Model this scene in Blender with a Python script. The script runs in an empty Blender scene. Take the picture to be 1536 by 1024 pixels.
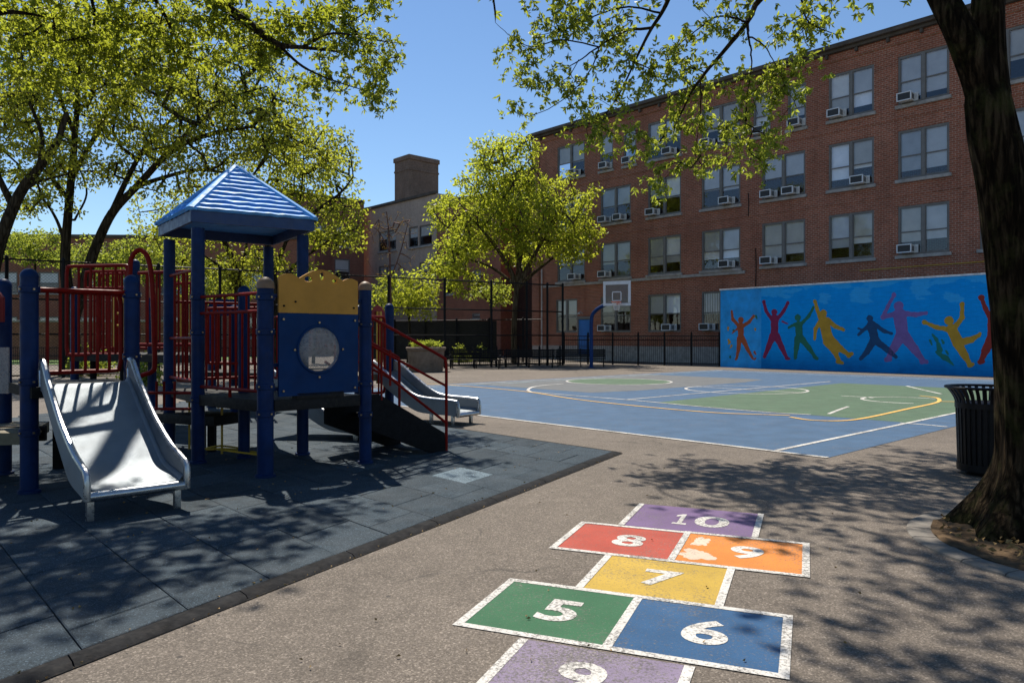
import bpy, bmesh, math, random
import numpy as np
from mathutils import Vector, Matrix, noise

random.seed(7)
RNG = np.random.default_rng(11)
PI = math.pi
S = bpy.context.scene
COL = S.collection

# ------------------------------------------------------------------ camera numbers
F, CX, HZ, CAMH = 1100.0, 768.0, 507.0, 1.55

def G(x, y):                      # pixel on the ground -> world
    Y = F * CAMH / (y - HZ)
    return Vector(((x - CX) / F * Y, Y, 0.0))

def at(x, y, Y):                  # pixel at a depth -> world
    return Vector(((x - CX) / F * Y, Y, CAMH + (HZ - y) * Y / F))

# ------------------------------------------------------------------ materials
def new_mat(name):
    m = bpy.data.materials.new(name)
    m.use_nodes = True
    nt = m.node_tree
    nt.nodes.clear()
    return m, nt

class N:
    """small node builder"""
    def __init__(s, nt): s.nt = nt
    def n(s, typ, **kw):
        nd = s.nt.nodes.new(typ)
        for k, v in kw.items():
            setattr(nd, k, v)
        return nd
    def l(s, a, b): s.nt.links.new(a, b)
    def val(s, sock, v):
        if isinstance(v, bpy.types.NodeSocket): s.l(v, sock)
        else: sock.default_value = v
    def coord(s, kind='Object', scale=(1, 1, 1), rot=(0, 0, 0), loc=(0, 0, 0)):
        t = s.n('ShaderNodeTexCoord'); m = s.n('ShaderNodeMapping')
        s.l(t.outputs[kind], m.inputs[0])
        m.inputs['Scale'].default_value = scale
        m.inputs['Rotation'].default_value = rot
        m.inputs['Location'].default_value = loc
        return m.outputs[0]
    def noise(s, vec, scale, detail=4, rough=.55, dist=0):
        t = s.n('ShaderNodeTexNoise')
        s.val(t.inputs['Vector'], vec); t.inputs['Scale'].default_value = scale
        t.inputs['Detail'].default_value = detail; t.inputs['Roughness'].default_value = rough
        t.inputs['Distortion'].default_value = dist
        return t.outputs['Fac']
    def voro(s, vec, scale, feature='F1', out='Distance', rnd=1):
        t = s.n('ShaderNodeTexVoronoi', feature=feature)
        s.val(t.inputs['Vector'], vec); t.inputs['Scale'].default_value = scale
        t.inputs['Randomness'].default_value = rnd
        return t.outputs[out]
    def ramp(s, fac, stops, interp='LINEAR'):
        r = s.n('ShaderNodeValToRGB'); s.l(fac, r.inputs[0])
        cr = r.color_ramp; cr.interpolation = interp
        while len(cr.elements) > 1: cr.elements.remove(cr.elements[0])
        for i, (p, c) in enumerate(stops):
            e = cr.elements[0] if i == 0 else cr.elements.new(p)
            e.position = p
            if not isinstance(c, (tuple, list)): c = (c, c, c)
            e.color = (*c[:3], 1)
        return r.outputs[0]
    def mix(s, fac, a, b, mode='MIX'):
        m = s.n('ShaderNodeMix', data_type='RGBA', blend_type=mode)
        s.val(m.inputs[0], fac)
        for sock, v in ((m.inputs[6], a), (m.inputs[7], b)):
            if isinstance(v, (tuple, list)): v = (*v[:3], 1)
            s.val(sock, v)
        return m.outputs[2]
    def math(s, op, a, b=0.0):
        m = s.n('ShaderNodeMath', operation=op)
        s.val(m.inputs[0], a); s.val(m.inputs[1], b)
        return m.outputs[0]
    def bump(s, h, strength=.3, dist=.01, prev=None):
        b = s.n('ShaderNodeBump'); s.l(h, b.inputs['Height'])
        b.inputs['Strength'].default_value = strength; b.inputs['Distance'].default_value = dist
        if prev is not None: s.l(prev, b.inputs['Normal'])
        return b.outputs[0]
    def out(s, sh):
        o = s.n('ShaderNodeOutputMaterial'); s.l(sh, o.inputs[0])
    def bsdf(s, color, rough=.5, metal=0.0, normal=None, spec=.5, **kw):
        p = s.n('ShaderNodeBsdfPrincipled')
        if isinstance(color, (tuple, list)): color = (*color[:3], 1)
        s.val(p.inputs['Base Color'], color); s.val(p.inputs['Roughness'], rough)
        s.val(p.inputs['Metallic'], metal); p.inputs['Specular IOR Level'].default_value = spec
        if normal is not None: s.l(normal, p.inputs['Normal'])
        for k, v in kw.items(): s.val(p.inputs[k.replace('_', ' ')], v)
        return p.outputs[0]

def simple(name, col, rough=.5, metal=0, var=.25, vs=6, bs=0, bscale=60, spec=.5, dirt=0, dirtcol=(.08, .06, .05), coat=0):
    m, nt = new_mat(name); k = N(nt)
    c = k.coord()
    f = k.noise(c, vs, 5, .6)
    lo = tuple(x * (1 - var) for x in col); hi = tuple(min(1, x * (1 + var)) for x in col)
    color = k.ramp(f, [(.3, lo), (.7, hi)])
    if dirt:
        d = k.noise(c, vs * 2.3, 6, .7)
        color = k.mix(k.ramp(d, [(.5, 0), (.72, dirt)]), color, dirtcol)
    rg = k.ramp(k.noise(c, vs * 3, 4), [(.3, max(.02, rough - .1)), (.7, min(1, rough + .1))])
    nrm = k.bump(k.noise(c, bscale, 4), bs, .01) if bs else None
    kw = {'Coat_Weight': coat} if coat else {}
    k.out(k.bsdf(color, rg, metal, nrm, spec, **kw))
    return m

def brick_mat(name, c1, c2, mortar, soot=.3, scale=1.0, pale=(.38, .30, .24)):
    m, nt = new_mat(name); k = N(nt)
    t = k.n('ShaderNodeTexCoord'); sep = k.n('ShaderNodeSeparateXYZ'); k.l(t.outputs['Object'], sep.inputs[0])
    cmb = k.n('ShaderNodeCombineXYZ')
    k.l(k.math('ADD', sep.outputs[0], sep.outputs[1]), cmb.inputs[0]); k.l(sep.outputs[2], cmb.inputs[1])
    b = k.n('ShaderNodeTexBrick')
    k.l(cmb.outputs[0], b.inputs['Vector'])
    b.inputs['Color1'].default_value = (*c1, 1); b.inputs['Color2'].default_value = (*c2, 1)
    b.inputs['Mortar'].default_value = (*mortar, 1)
    b.inputs['Scale'].default_value = 1.0
    b.inputs['Brick Width'].default_value = .22 * scale; b.inputs['Row Height'].default_value = .085 * scale
    b.inputs['Mortar Size'].default_value = .012; b.inputs['Mortar Smooth'].default_value = .2
    b.inputs['Bias'].default_value = 0
    col = b.outputs['Color']
    o = t.outputs['Object']
    big = k.noise(o, .35, 6, .65)
    col = k.mix(k.ramp(big, [(.42, 0), (.75, soot)]), col, tuple(x * .35 for x in c1))
    vs = k.coord('Object', (1.6, 1.6, .12))
    streak = k.noise(vs, 1.2, 5, .6)
    col = k.mix(k.ramp(streak, [(.5, 0), (.8, soot * .9)]), col, tuple(x * .4 for x in c1))
    eff = k.noise(o, .8, 7, .7)
    col = k.mix(k.ramp(eff, [(.62, 0), (.8, .35)]), col, pale)
    fine = k.noise(o, 9, 3)
    col = k.mix(.5, col, k.ramp(fine, [(.3, .55), (.7, 1.3)]), 'MULTIPLY')
    nrm = k.bump(b.outputs['Fac'], .6, -.012)
    k.out(k.bsdf(col, .9, 0, nrm, .15))
    return m

def asphalt_mat(name, a, b, paint=None, worn=.15, ps=1.0):
    """asphalt, or paint lying on asphalt when paint is given"""
    m, nt = new_mat(name); k = N(nt)
    c = k.coord()
    g = k.voro(c, 120, out='Color')
    sepg = k.n('ShaderNodeSeparateColor'); k.l(g, sepg.inputs[0])
    grain = k.noise(c, 210, 3, .7)
    col = k.ramp(sepg.outputs[0], [(0, tuple(x * .68 for x in a)), (.5, a), (.88, b), (1, tuple(min(1, x * 1.6) for x in b))])
    col = k.mix(.5, col, k.ramp(grain, [(.3, .6), (.7, 1.3)]), 'MULTIPLY')
    if not paint:
        stn = k.noise(c, .9, 8, .72, 1.2)
        col = k.mix(k.ramp(stn, [(.56, 0), (.70, .42)]), col, tuple(x * .42 for x in a))
        gum = k.voro(c, 2.1, rnd=1)
        col = k.mix(k.ramp(gum, [(.028, .75), (.038, 0)]), col, (.05, .045, .042))
    patch = k.noise(c, .45, 6, .65)
    col = k.mix(.9, col, k.ramp(patch, [(.3, .74), (.55, 1.0), (.75, 1.16)]), 'MULTIPLY')
    mid = k.noise(c, 4.5, 5, .7)
    col = k.mix(.7, col, k.ramp(mid, [(.3, .8), (.7, 1.14)]), 'MULTIPLY')
    # hairline cracks
    wob = k.n('ShaderNodeVectorMath', operation='ADD')
    nz = k.n('ShaderNodeTexNoise'); k.l(c, nz.inputs['Vector']); nz.inputs['Scale'].default_value = 2.0; nz.inputs['Detail'].default_value = 6
    k.l(c, wob.inputs[0])
    sc = k.n('ShaderNodeVectorMath', operation='SCALE'); k.l(nz.outputs['Color'], sc.inputs[0]); sc.inputs['Scale'].default_value = .5
    k.l(sc.outputs[0], wob.inputs[1])
    e = k.voro(wob.outputs[0], .34, 'DISTANCE_TO_EDGE')
    crack = k.ramp(e, [(0, 1), (.006, 0)])
    cm = k.math('MULTIPLY', crack, k.ramp(k.noise(c, .8, 3), [(.5, 0), (.62, .8)]))
    col = k.mix(cm, col, (.03, .028, .026))
    h = k.math('ADD', k.math('MULTIPLY', grain, .7), sepg.outputs[1])
    bs = .34
    if paint:
        pv = k.noise(c, 2.2, 5, .6)
        pc = k.mix(.75, paint, k.ramp(pv, [(.3, .78), (.7, 1.16)]), 'MULTIPLY')
        pc = k.mix(.35, pc, k.ramp(grain, [(.3, .6), (.7, 1.3)]), 'MULTIPLY')
        w1 = k.noise(c, 26 * ps, 8, .8); w2 = k.noise(c, 2.0, 4, .6)
        wf = k.math('ADD', w1, k.math('MULTIPLY', w2, .35))
        fac = k.ramp(wf, [(.80 - worn, 0), (.92 - worn, .9)])
        col = k.mix(fac, pc, col)
        bs = .42
    nrm = k.bump(h, bs, .006)
    k.out(k.bsdf(col, .85, 0, nrm, .25))
    return m

def leaf_mat(name, c_lo, c_hi, trans, tf=.45):
    m, nt = new_mat(name); k = N(nt)
    a = k.n('ShaderNodeAttribute'); a.attribute_name = 'tone'
    col = k.ramp(a.outputs['Fac'], [(0, c_lo), (1, c_hi)])
    tcol = k.ramp(a.outputs['Fac'], [(0, tuple(x * .62 for x in trans)), (1, trans)])
    d = k.bsdf(col, .5, 0, None, .35)
    t = k.n('ShaderNodeBsdfTranslucent'); k.l(tcol, t.inputs[0])
    mx = k.n('ShaderNodeMixShader'); mx.inputs[0].default_value = tf
    k.l(d, mx.inputs[1]); k.l(t.outputs[0], mx.inputs[2])
    k.out(mx.outputs[0])
    return m

def bark_mat(name, lo, hi, sc=1.0, moss=0):
    m, nt = new_mat(name); k = N(nt)
    c = k.coord('Object', (14 * sc, 14 * sc, 2.2 * sc))
    f0 = k.noise(c, 1.6, 8, .65, .8)
    o = k.coord()
    vv = k.voro(k.coord('Object', (17 * sc, 17 * sc, 2.0 * sc)), 1.0, 'DISTANCE_TO_EDGE')
    f = k.math('ADD', k.math('MULTIPLY', f0, .75), k.math('MULTIPLY', k.ramp(vv, [(0, 0), (.25, 1)]), .16))
    col = k.ramp(f, [(.32, tuple(x * .35 for x in lo)), (.45, lo), (.68, hi)])
    if moss:
        mf = k.noise(o, 3.5, 5, .7)
        col = k.mix(k.ramp(mf, [(.5, 0), (.7, moss)]), col, (.075, .085, .025))
    nrm = k.bump(f, 1.0, .05)
    fine = k.noise(k.coord('Object', (60, 60, 18)), 2, 4, .7)
    nrm = k.bump(fine, .5, .01, nrm)
    k.out(k.bsdf(col, .95, 0, nrm, .05))
    return m

M = {}
M['asphalt'] = asphalt_mat('asphalt', (.150, .124, .100), (.205, .172, .140))
WHITE = (.66, .63, .58)
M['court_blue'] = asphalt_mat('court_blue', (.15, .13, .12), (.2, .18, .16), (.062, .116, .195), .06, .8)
M['court_green'] = asphalt_mat('court_green', (.15, .13, .12), (.2, .18, .16), (.088, .142, .088), .06, .8)
M['court_grey'] = asphalt_mat('court_grey', (.15, .13, .12), (.2, .18, .16), (.135, .142, .145), .06, .8)
M['line_white'] = asphalt_mat('line_white', (.13, .12, .11), (.2, .18, .16), WHITE, .15, 2.0)
M['line_orange'] = asphalt_mat('line_orange', (.12, .15, .2), (.14, .18, .24), (.78, .46, .12), .08)
M['line_pale'] = asphalt_mat('line_pale', (.12, .15, .2), (.14, .18, .24), (.38, .55, .62), .2)
for nm, cc in dict(red=(.42, .078, .052), orange=(.62, .215, .045), yellow=(.50, .33, .06), green=(.042, .135, .066),
                   blue=(.033, .095, .20), violet=(.17, .11, .215), lilac=(.25, .20, .285)).items():
    M['hop_' + nm] = asphalt_mat('hop_' + nm, (.13, .12, .105), (.2, .18, .155), cc, .10 if nm != 'lilac' else .17, 2.2)
M['hop_worn'] = asphalt_mat('hop_worn', (.16, .145, .13), (.22, .2, .18), (.66, .52, .40), .10, 1.6)
M['brick'] = brick_mat('brick', (.38, .122, .070), (.25, .084, .050), (.44, .31, .23), .5, 1.2)
M['brick_far'] = brick_mat('brick_far', (.40, .145, .085), (.29, .105, .062), (.2, .15, .12), .4)
M['brick_recess_shade'] = brick_mat('brick_recess_shade', (.06, .028, .02), (.045, .022, .017), (.06, .045, .04), .4)  # shade of the recess put into the colour, a darkened school brick
M['brick_taupe'] = brick_mat('brick_taupe', (.52, .39, .30), (.42, .31, .24), (.50, .42, .36), .3)
M['brick_chimney'] = brick_mat('brick_chimney', (.26, .175, .125), (.17, .115, .085), (.22, .17, .14), .5)
M['stone'] = simple('stone', (.36, .33, .30), .85, 0, .25, 2.5, .3, 40, .2, .4)
M['cornice'] = simple('cornice', (.09, .075, .062), .8, 0, .35, 1.2, .2, 30, .2, .5)
M['roofing'] = simple('roofing', (.07, .07, .07), .9)
M['frame_grey'] = simple('frame_grey', (.16, .148, .135), .6, 0, .15, 3)
M['blind'] = simple('blind', (.84, .84, .86), .8, 0, .1, 1.5)
M['blind_warm'] = simple('blind_warm', (.74, .70, .64), .8, 0, .12, 1.5)
M['blind_grey'] = simple('blind_grey', (.62, .64, .68), .8, 0, .12, 1.5)
M['ac_white'] = simple('ac_white', (.62, .60, .56), .5, 0, .15, 6, 0, 60, .4, .3)
M['grille'] = simple('grille', (.03, .032, .036), .5, 0, .3, 30)
M['concrete'] = simple('concrete', (.20, .18, .155), .9, 0, .25, 5, .4, 70, .2, .4)
M['planter'] = simple('planter', (.19, .145, .11), .9, 0, .25, 4, .4, 60, .2, .5)
M['soil'] = simple('soil', (.10, .066, .038), .95, 0, .55, 9, 1.0, 25, .1)
M['iron'] = simple('iron', (.006, .006, .007), .5, .0, .3, 8, 0, 60, .15)
M['can_black'] = simple('can_black', (.007, .007, .008), .42, 0, .3, 12, .08, 90, .2)
M['liner'] = simple('liner', (.015, .015, .016), .6)
M['screen'] = simple('screen', (.014, .013, .012), .9, 0, .3, 1.5)
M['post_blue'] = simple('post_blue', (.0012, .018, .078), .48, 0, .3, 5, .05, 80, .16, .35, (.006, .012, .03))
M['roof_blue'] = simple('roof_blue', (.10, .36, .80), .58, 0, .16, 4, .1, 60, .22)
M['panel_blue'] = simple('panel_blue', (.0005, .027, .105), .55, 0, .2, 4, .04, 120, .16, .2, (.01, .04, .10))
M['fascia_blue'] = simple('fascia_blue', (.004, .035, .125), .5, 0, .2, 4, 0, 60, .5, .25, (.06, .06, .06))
M['tan_cap'] = simple('tan_cap', (.20, .115, .06), .55, 0, .2, 8)
M['red_rail'] = simple('red_rail', (.19, .007, .004), .45, 0, .25, 8, 0, 60, .10, .3, (.09, .02, .015))
M['red_panel'] = simple('red_panel', (.22, .010, .008), .6, 0, .15, 6)
M['yellow_panel'] = simple('yellow_panel', (.50, .245, .042), .6, 0, .12, 4, .04, 120, .2, .15, (.2, .11, .03))
M['yellow_rail'] = simple('yellow_rail', (.52, .33, .03), .5, 0, .2, 8)
M['deck'] = simple('deck', (.016, .015, .015), .6, 0, .3, 8, .3, 60, .15, .22, (.10, .08, .055))
M['deck_tan'] = simple('deck_tan', (.17, .14, .085), .75, 0, .3, 6, .3, 60)
M['stringer'] = simple('stringer', (.006, .006, .007), .65, 0, .4, 10, .2, 90, .12)
M['bolt'] = simple('bolt', (.35, .25, .15), .4, .8)
M['mat_edge'] = simple('mat_edge', (.016, .016, .017), .9, 0, .4, 8, .4, 60, .15, .3, (.06, .05, .042))
M['joint'] = simple('joint', (.012, .012, .013), .95, 0, .4, 18, 0, 60, .2, .7, (.13, .09, .045))
M['mural_coping'] = simple('mural_coping', (.62, .64, .66), .7)
M['door_blue'] = simple('door_blue', (.01, .13, .42), .5, 0, .12, 2)
M['hoop_blue'] = simple('hoop_blue', (.005, .035, .14), .5, 0, .2, 5, 0, 60, .2)
M['white_paint'] = simple('white_paint', (.66, .68, .70), .5, 0, .08, 6)
M['hoop_orange'] = simple('hoop_orange', (.55, .09, .03), .45)
M['net'] = simple('net', (.7, .68, .64), .8)
M['pipe_white'] = simple('pipe_white', (.45, .42, .40), .6, 0, .2, 3)
M['lawn'] = simple('lawn', (.09, .16, .025), .95, 0, .4, 3, .6, 40)
M['litter'] = simple('litter', (.24, .15, .05), .8, 0, .5, 40)

def steel_mat():
    m, nt = new_mat('steel'); k = N(nt)
    c = k.coord()
    sm = k.noise(c, 7, 6, .65)
    fine = k.noise(k.coord('Object', (90, 90, 90)), 1.6, 5, .7)
    rg = k.ramp(sm, [(.3, .52), (.7, .68)])
    col = k.ramp(sm, [(.3, (.20, .225, .25)), (.7, (.27, .295, .315))])
    dust = k.noise(c, 30, 6, .75)
    col = k.mix(k.ramp(dust, [(.58, 0), (.75, .45)]), col, (.36, .33, .29))
    nrm = k.bump(fine, .6, .005)
    nrm = k.bump(k.noise(c, 5, 2), .10, .008, nrm)
    k.out(k.bsdf(col, rg, .95, nrm))
    return m
M['steel'] = steel_mat()
M['steel_rail'] = simple('steel_rail', (.42, .43, .44), .30, .95, .12, 9, .0, 90)

def tile_mat(name, base):
    m, nt = new_mat(name); k = N(nt)
    c = k.coord()
    a = k.n('ShaderNodeAttribute'); a.attribute_name = 'tone'
    sp = k.voro(c, 170, out='Color'); sep = k.n('ShaderNodeSeparateColor'); k.l(sp, sep.inputs[0])
    col = k.ramp(sep.outputs[0], [(0, tuple(x * .55 for x in base)), (.6, base), (.93, tuple(x * 1.5 for x in base)), (1, tuple(x * 3.2 for x in base))])
    col = k.mix(.8, col, k.ramp(a.outputs['Fac'], [(0, .72), (1, 1.25)]), 'MULTIPLY')
    sc = k.noise(c, 2.6, 6, .7)
    col = k.mix(k.ramp(sc, [(.5, 0), (.75, .4)]), col, tuple(x * 1.9 + .015 for x in base))
    h = k.noise(c, 160, 3, .7)
    nrm = k.bump(h, .6, .006)
    rg = k.ramp(k.noise(c, 3, 5), [(.3, .65), (.7, .85)])
    k.out(k.bsdf(col, rg, 0, nrm, .14))
    return m
M['rubber'] = tile_mat('rubber', (.032, .047, .060))
M['rubber_pale'] = tile_mat('rubber_pale', (.095, .13, .155))

def glass_mat():
    m, nt = new_mat('window_glass'); k = N(nt)
    fr = k.n('ShaderNodeFresnel'); fr.inputs[0].default_value = 1.52
    c = k.coord()
    nrm = k.bump(k.noise(c, 1.3, 3), .04, .05)
    g = k.n('ShaderNodeBsdfGlossy'); g.inputs['Roughness'].default_value = .03
    g.inputs['Color'].default_value = (.85, .9, 1, 1); k.l(nrm, g.inputs['Normal'])
    t = k.n('ShaderNodeBsdfTransparent'); t.inputs[0].default_value = (.93, .95, .97, 1)
    mx = k.n('ShaderNodeMixShader')
    k.l(k.ramp(fr.outputs[0], [(0, .06), (.15, .16), (1, .9)]), mx.inputs[0])
    k.l(t.outputs[0], mx.inputs[1]); k.l(g.outputs[0], mx.inputs[2])
    k.out(mx.outputs[0])
    return m
M['glass'] = glass_mat()

def bubble_mat():
    m, nt = new_mat('scratched_acrylic'); k = N(nt)
    c = k.coord()
    f = k.noise(k.coord('Object', (3, 3, 3)), 6, 8, .75)
    d = k.bsdf((.42, .40, .38), .35, 0, k.bump(f, .2, .01))
    t = k.n('ShaderNodeBsdfTransparent'); t.inputs[0].default_value = (.9, .92, .94, 1)
    mx = k.n('ShaderNodeMixShader'); k.l(k.ramp(f, [(.3, .3), (.7, .62)]), mx.inputs[0])
    k.l(t.outputs[0], mx.inputs[1]); k.l(d, mx.inputs[2])
    k.out(mx.outputs[0])
    return m
M['bubble'] = bubble_mat()
def board_mat():
    m, nt = new_mat('backboard_acrylic'); k = N(nt)
    d = k.bsdf((.20, .18, .17), .3)
    t = k.n('ShaderNodeBsdfTransparent'); t.inputs[0].default_value = (.8, .8, .8, 1)
    mx = k.n('ShaderNodeMixShader'); mx.inputs[0].default_value = .55
    k.l(t.outputs[0], mx.inputs[1]); k.l(d, mx.inputs[2]); k.out(mx.outputs[0])
    return m
M['board'] = board_mat()

def mural_mat():
    m, nt = new_mat('mural_paint'); k = N(nt)
    t = k.n('ShaderNodeTexCoord'); sep = k.n('ShaderNodeSeparateXYZ'); k.l(t.outputs['Object'], sep.inputs[0])
    o = t.outputs['Object']
    base = k.ramp(k.noise(o, .9, 6, .65), [(.3, (.0005, .26, .70)), (.7, (.001, .32, .80))])
    # painted pale cloud patches along the upper part of the wall
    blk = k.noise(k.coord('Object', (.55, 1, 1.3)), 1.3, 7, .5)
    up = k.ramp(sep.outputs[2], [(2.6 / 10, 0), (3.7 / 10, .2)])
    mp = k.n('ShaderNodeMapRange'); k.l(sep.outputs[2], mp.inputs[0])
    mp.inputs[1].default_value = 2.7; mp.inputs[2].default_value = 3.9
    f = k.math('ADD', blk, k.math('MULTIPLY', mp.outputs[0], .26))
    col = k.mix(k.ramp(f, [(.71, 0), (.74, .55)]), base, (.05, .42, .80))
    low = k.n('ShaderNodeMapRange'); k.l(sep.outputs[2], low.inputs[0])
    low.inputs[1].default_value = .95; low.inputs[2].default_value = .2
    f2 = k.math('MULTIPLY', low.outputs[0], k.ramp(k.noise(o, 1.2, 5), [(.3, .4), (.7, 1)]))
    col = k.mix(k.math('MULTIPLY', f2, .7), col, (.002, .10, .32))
    speck = k.voro(o, 9, out='Distance')
    col = k.mix(k.ramp(speck, [(.035, .5), (.06, 0)]), col, (.2, .45, .6))
    cmb = k.n('ShaderNodeCombineXYZ'); k.l(sep.outputs[0], cmb.inputs[0]); k.l(sep.outputs[2], cmb.inputs[1])
    b = k.n('ShaderNodeTexBrick'); k.l(cmb.outputs[0], b.inputs['Vector'])
    b.inputs['Scale'].default_value = 1; b.inputs['Brick Width'].default_value = .40; b.inputs['Row Height'].default_value = .20; b.inputs['Mortar Size'].default_value = .006
    col = k.mix(k.math('MULTIPLY', b.outputs['Fac'], .16), col, (.001, .06, .2))
    stroke = k.noise(k.coord('Object', (1.2, 1, 9)), 2.2, 6, .6)
    col = k.mix(.55, col, k.ramp(stroke, [(.3, .78), (.7, 1.2)]), 'MULTIPLY')
    scuff = k.noise(o, 3.1, 9, .75)
    col = k.mix(k.ramp(scuff, [(.62, 0), (.75, .35)]), col, (.12, .30, .42))
    nrm = k.bump(b.outputs['Fac'], .35, -.006)
    k.out(k.bsdf(col, .8, 0, k.bump(k.noise(o, 30, 4), .25, .01, nrm), .15))
    return m
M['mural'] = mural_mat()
M['mural_end'] = simple('mural_end', (.01, .33, .78), .7, 0, .25, 1.6)
def paint_mat(name, c, edge=.0):
    m, nt = new_mat(name); k = N(nt)
    o = k.coord()
    f = k.noise(o, 2.2, 6, .7)
    col = k.ramp(f, [(.3, tuple(x * .8 for x in c)), (.7, tuple(x * 1.15 for x in c))])
    s = k.voro(o, 14)
    col = k.mix(k.ramp(s, [(.03, .5), (.06, 0)]), col, tuple(x * 1.5 for x in c))
    k.out(k.bsdf(col, .7, 0, None, .3)); return m
for nm, cc in dict(orange=(0.365, 0.084, 0.030), magenta=(0.230, 0.016, 0.074), green=(0.014, 0.155, 0.101), yellow=(0.486, 0.277, 0.027),
                   navy=(0.008, 0.061, 0.162), purple=(0.182, 0.115, 0.344), red=(0.270, 0.027, 0.019), gold=(0.486, 0.277, 0.024), splash=(0.008, 0.176, 0.149), haze=(0.135, 0.135, 0.486)).items():
    M['mur_' + nm] = paint_mat('mural_' + nm, cc)

M['leaf_mid'] = leaf_mat('leaf_mid', (.05, .075, .008), (.13, .155, .02), (.62, .66, .06), .58)
M['leaf_center'] = leaf_mat('leaf_center', (.07, .105, .010), (.15, .19, .02), (.78, .84, .07), .58)
M['leaf_near'] = leaf_mat('leaf_near', (.045, .075, .012), (.115, .145, .03), (.62, .70, .07), .52)
M['leaf_nearleft'] = leaf_mat('leaf_nearleft', (.028, .055, .006), (.10, .13, .02), (.58, .64, .05), .55)
M['leaf_bg'] = leaf_mat('leaf_bg', (.04, .075, .012), (.11, .15, .03), (.6, .68, .08), .52)
M['leaf_rust'] = leaf_mat('leaf_rust', (.10, .05, .02), (.16, .11, .04), (.4, .25, .06), .4)
M['bark_front'] = bark_mat('bark_front', (.013, .009, .005), (.068, .048, .028), 1.0, .35)
M['bark'] = bark_mat('bark', (.035, .028, .018), (.075, .062, .040), .5)
M['bark_olive'] = bark_mat('bark_olive', (.075, .055, .032), (.16, .125, .08), .5)
M['twig_rust'] = simple('twig_rust', (.13, .06, .045), .9)

# ------------------------------------------------------------------ objects
def thing(name, label, cat, loc=(0, 0, 0), rotz=0.0, group=None):
    o = bpy.data.objects.new(name, None); COL.objects.link(o)
    o.empty_display_size = .2
    o.location = loc; o.rotation_euler = (0, 0, rotz)
    o['label'] = label; o['category'] = cat
    if group: o['group'] = group
    return o

def tag(o, label=None, cat=None, group=None, kind=None):
    if label: o['label'] = label
    if cat: o['category'] = cat
    if group: o['group'] = group
    if kind: o['kind'] = kind
    return o

def root_of(o):
    while o.parent: o = o.parent
    return o

def rmat(o):
    r = root_of(o)
    return Matrix.Translation(r.location) @ r.rotation_euler.to_matrix().to_4x4()

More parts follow.
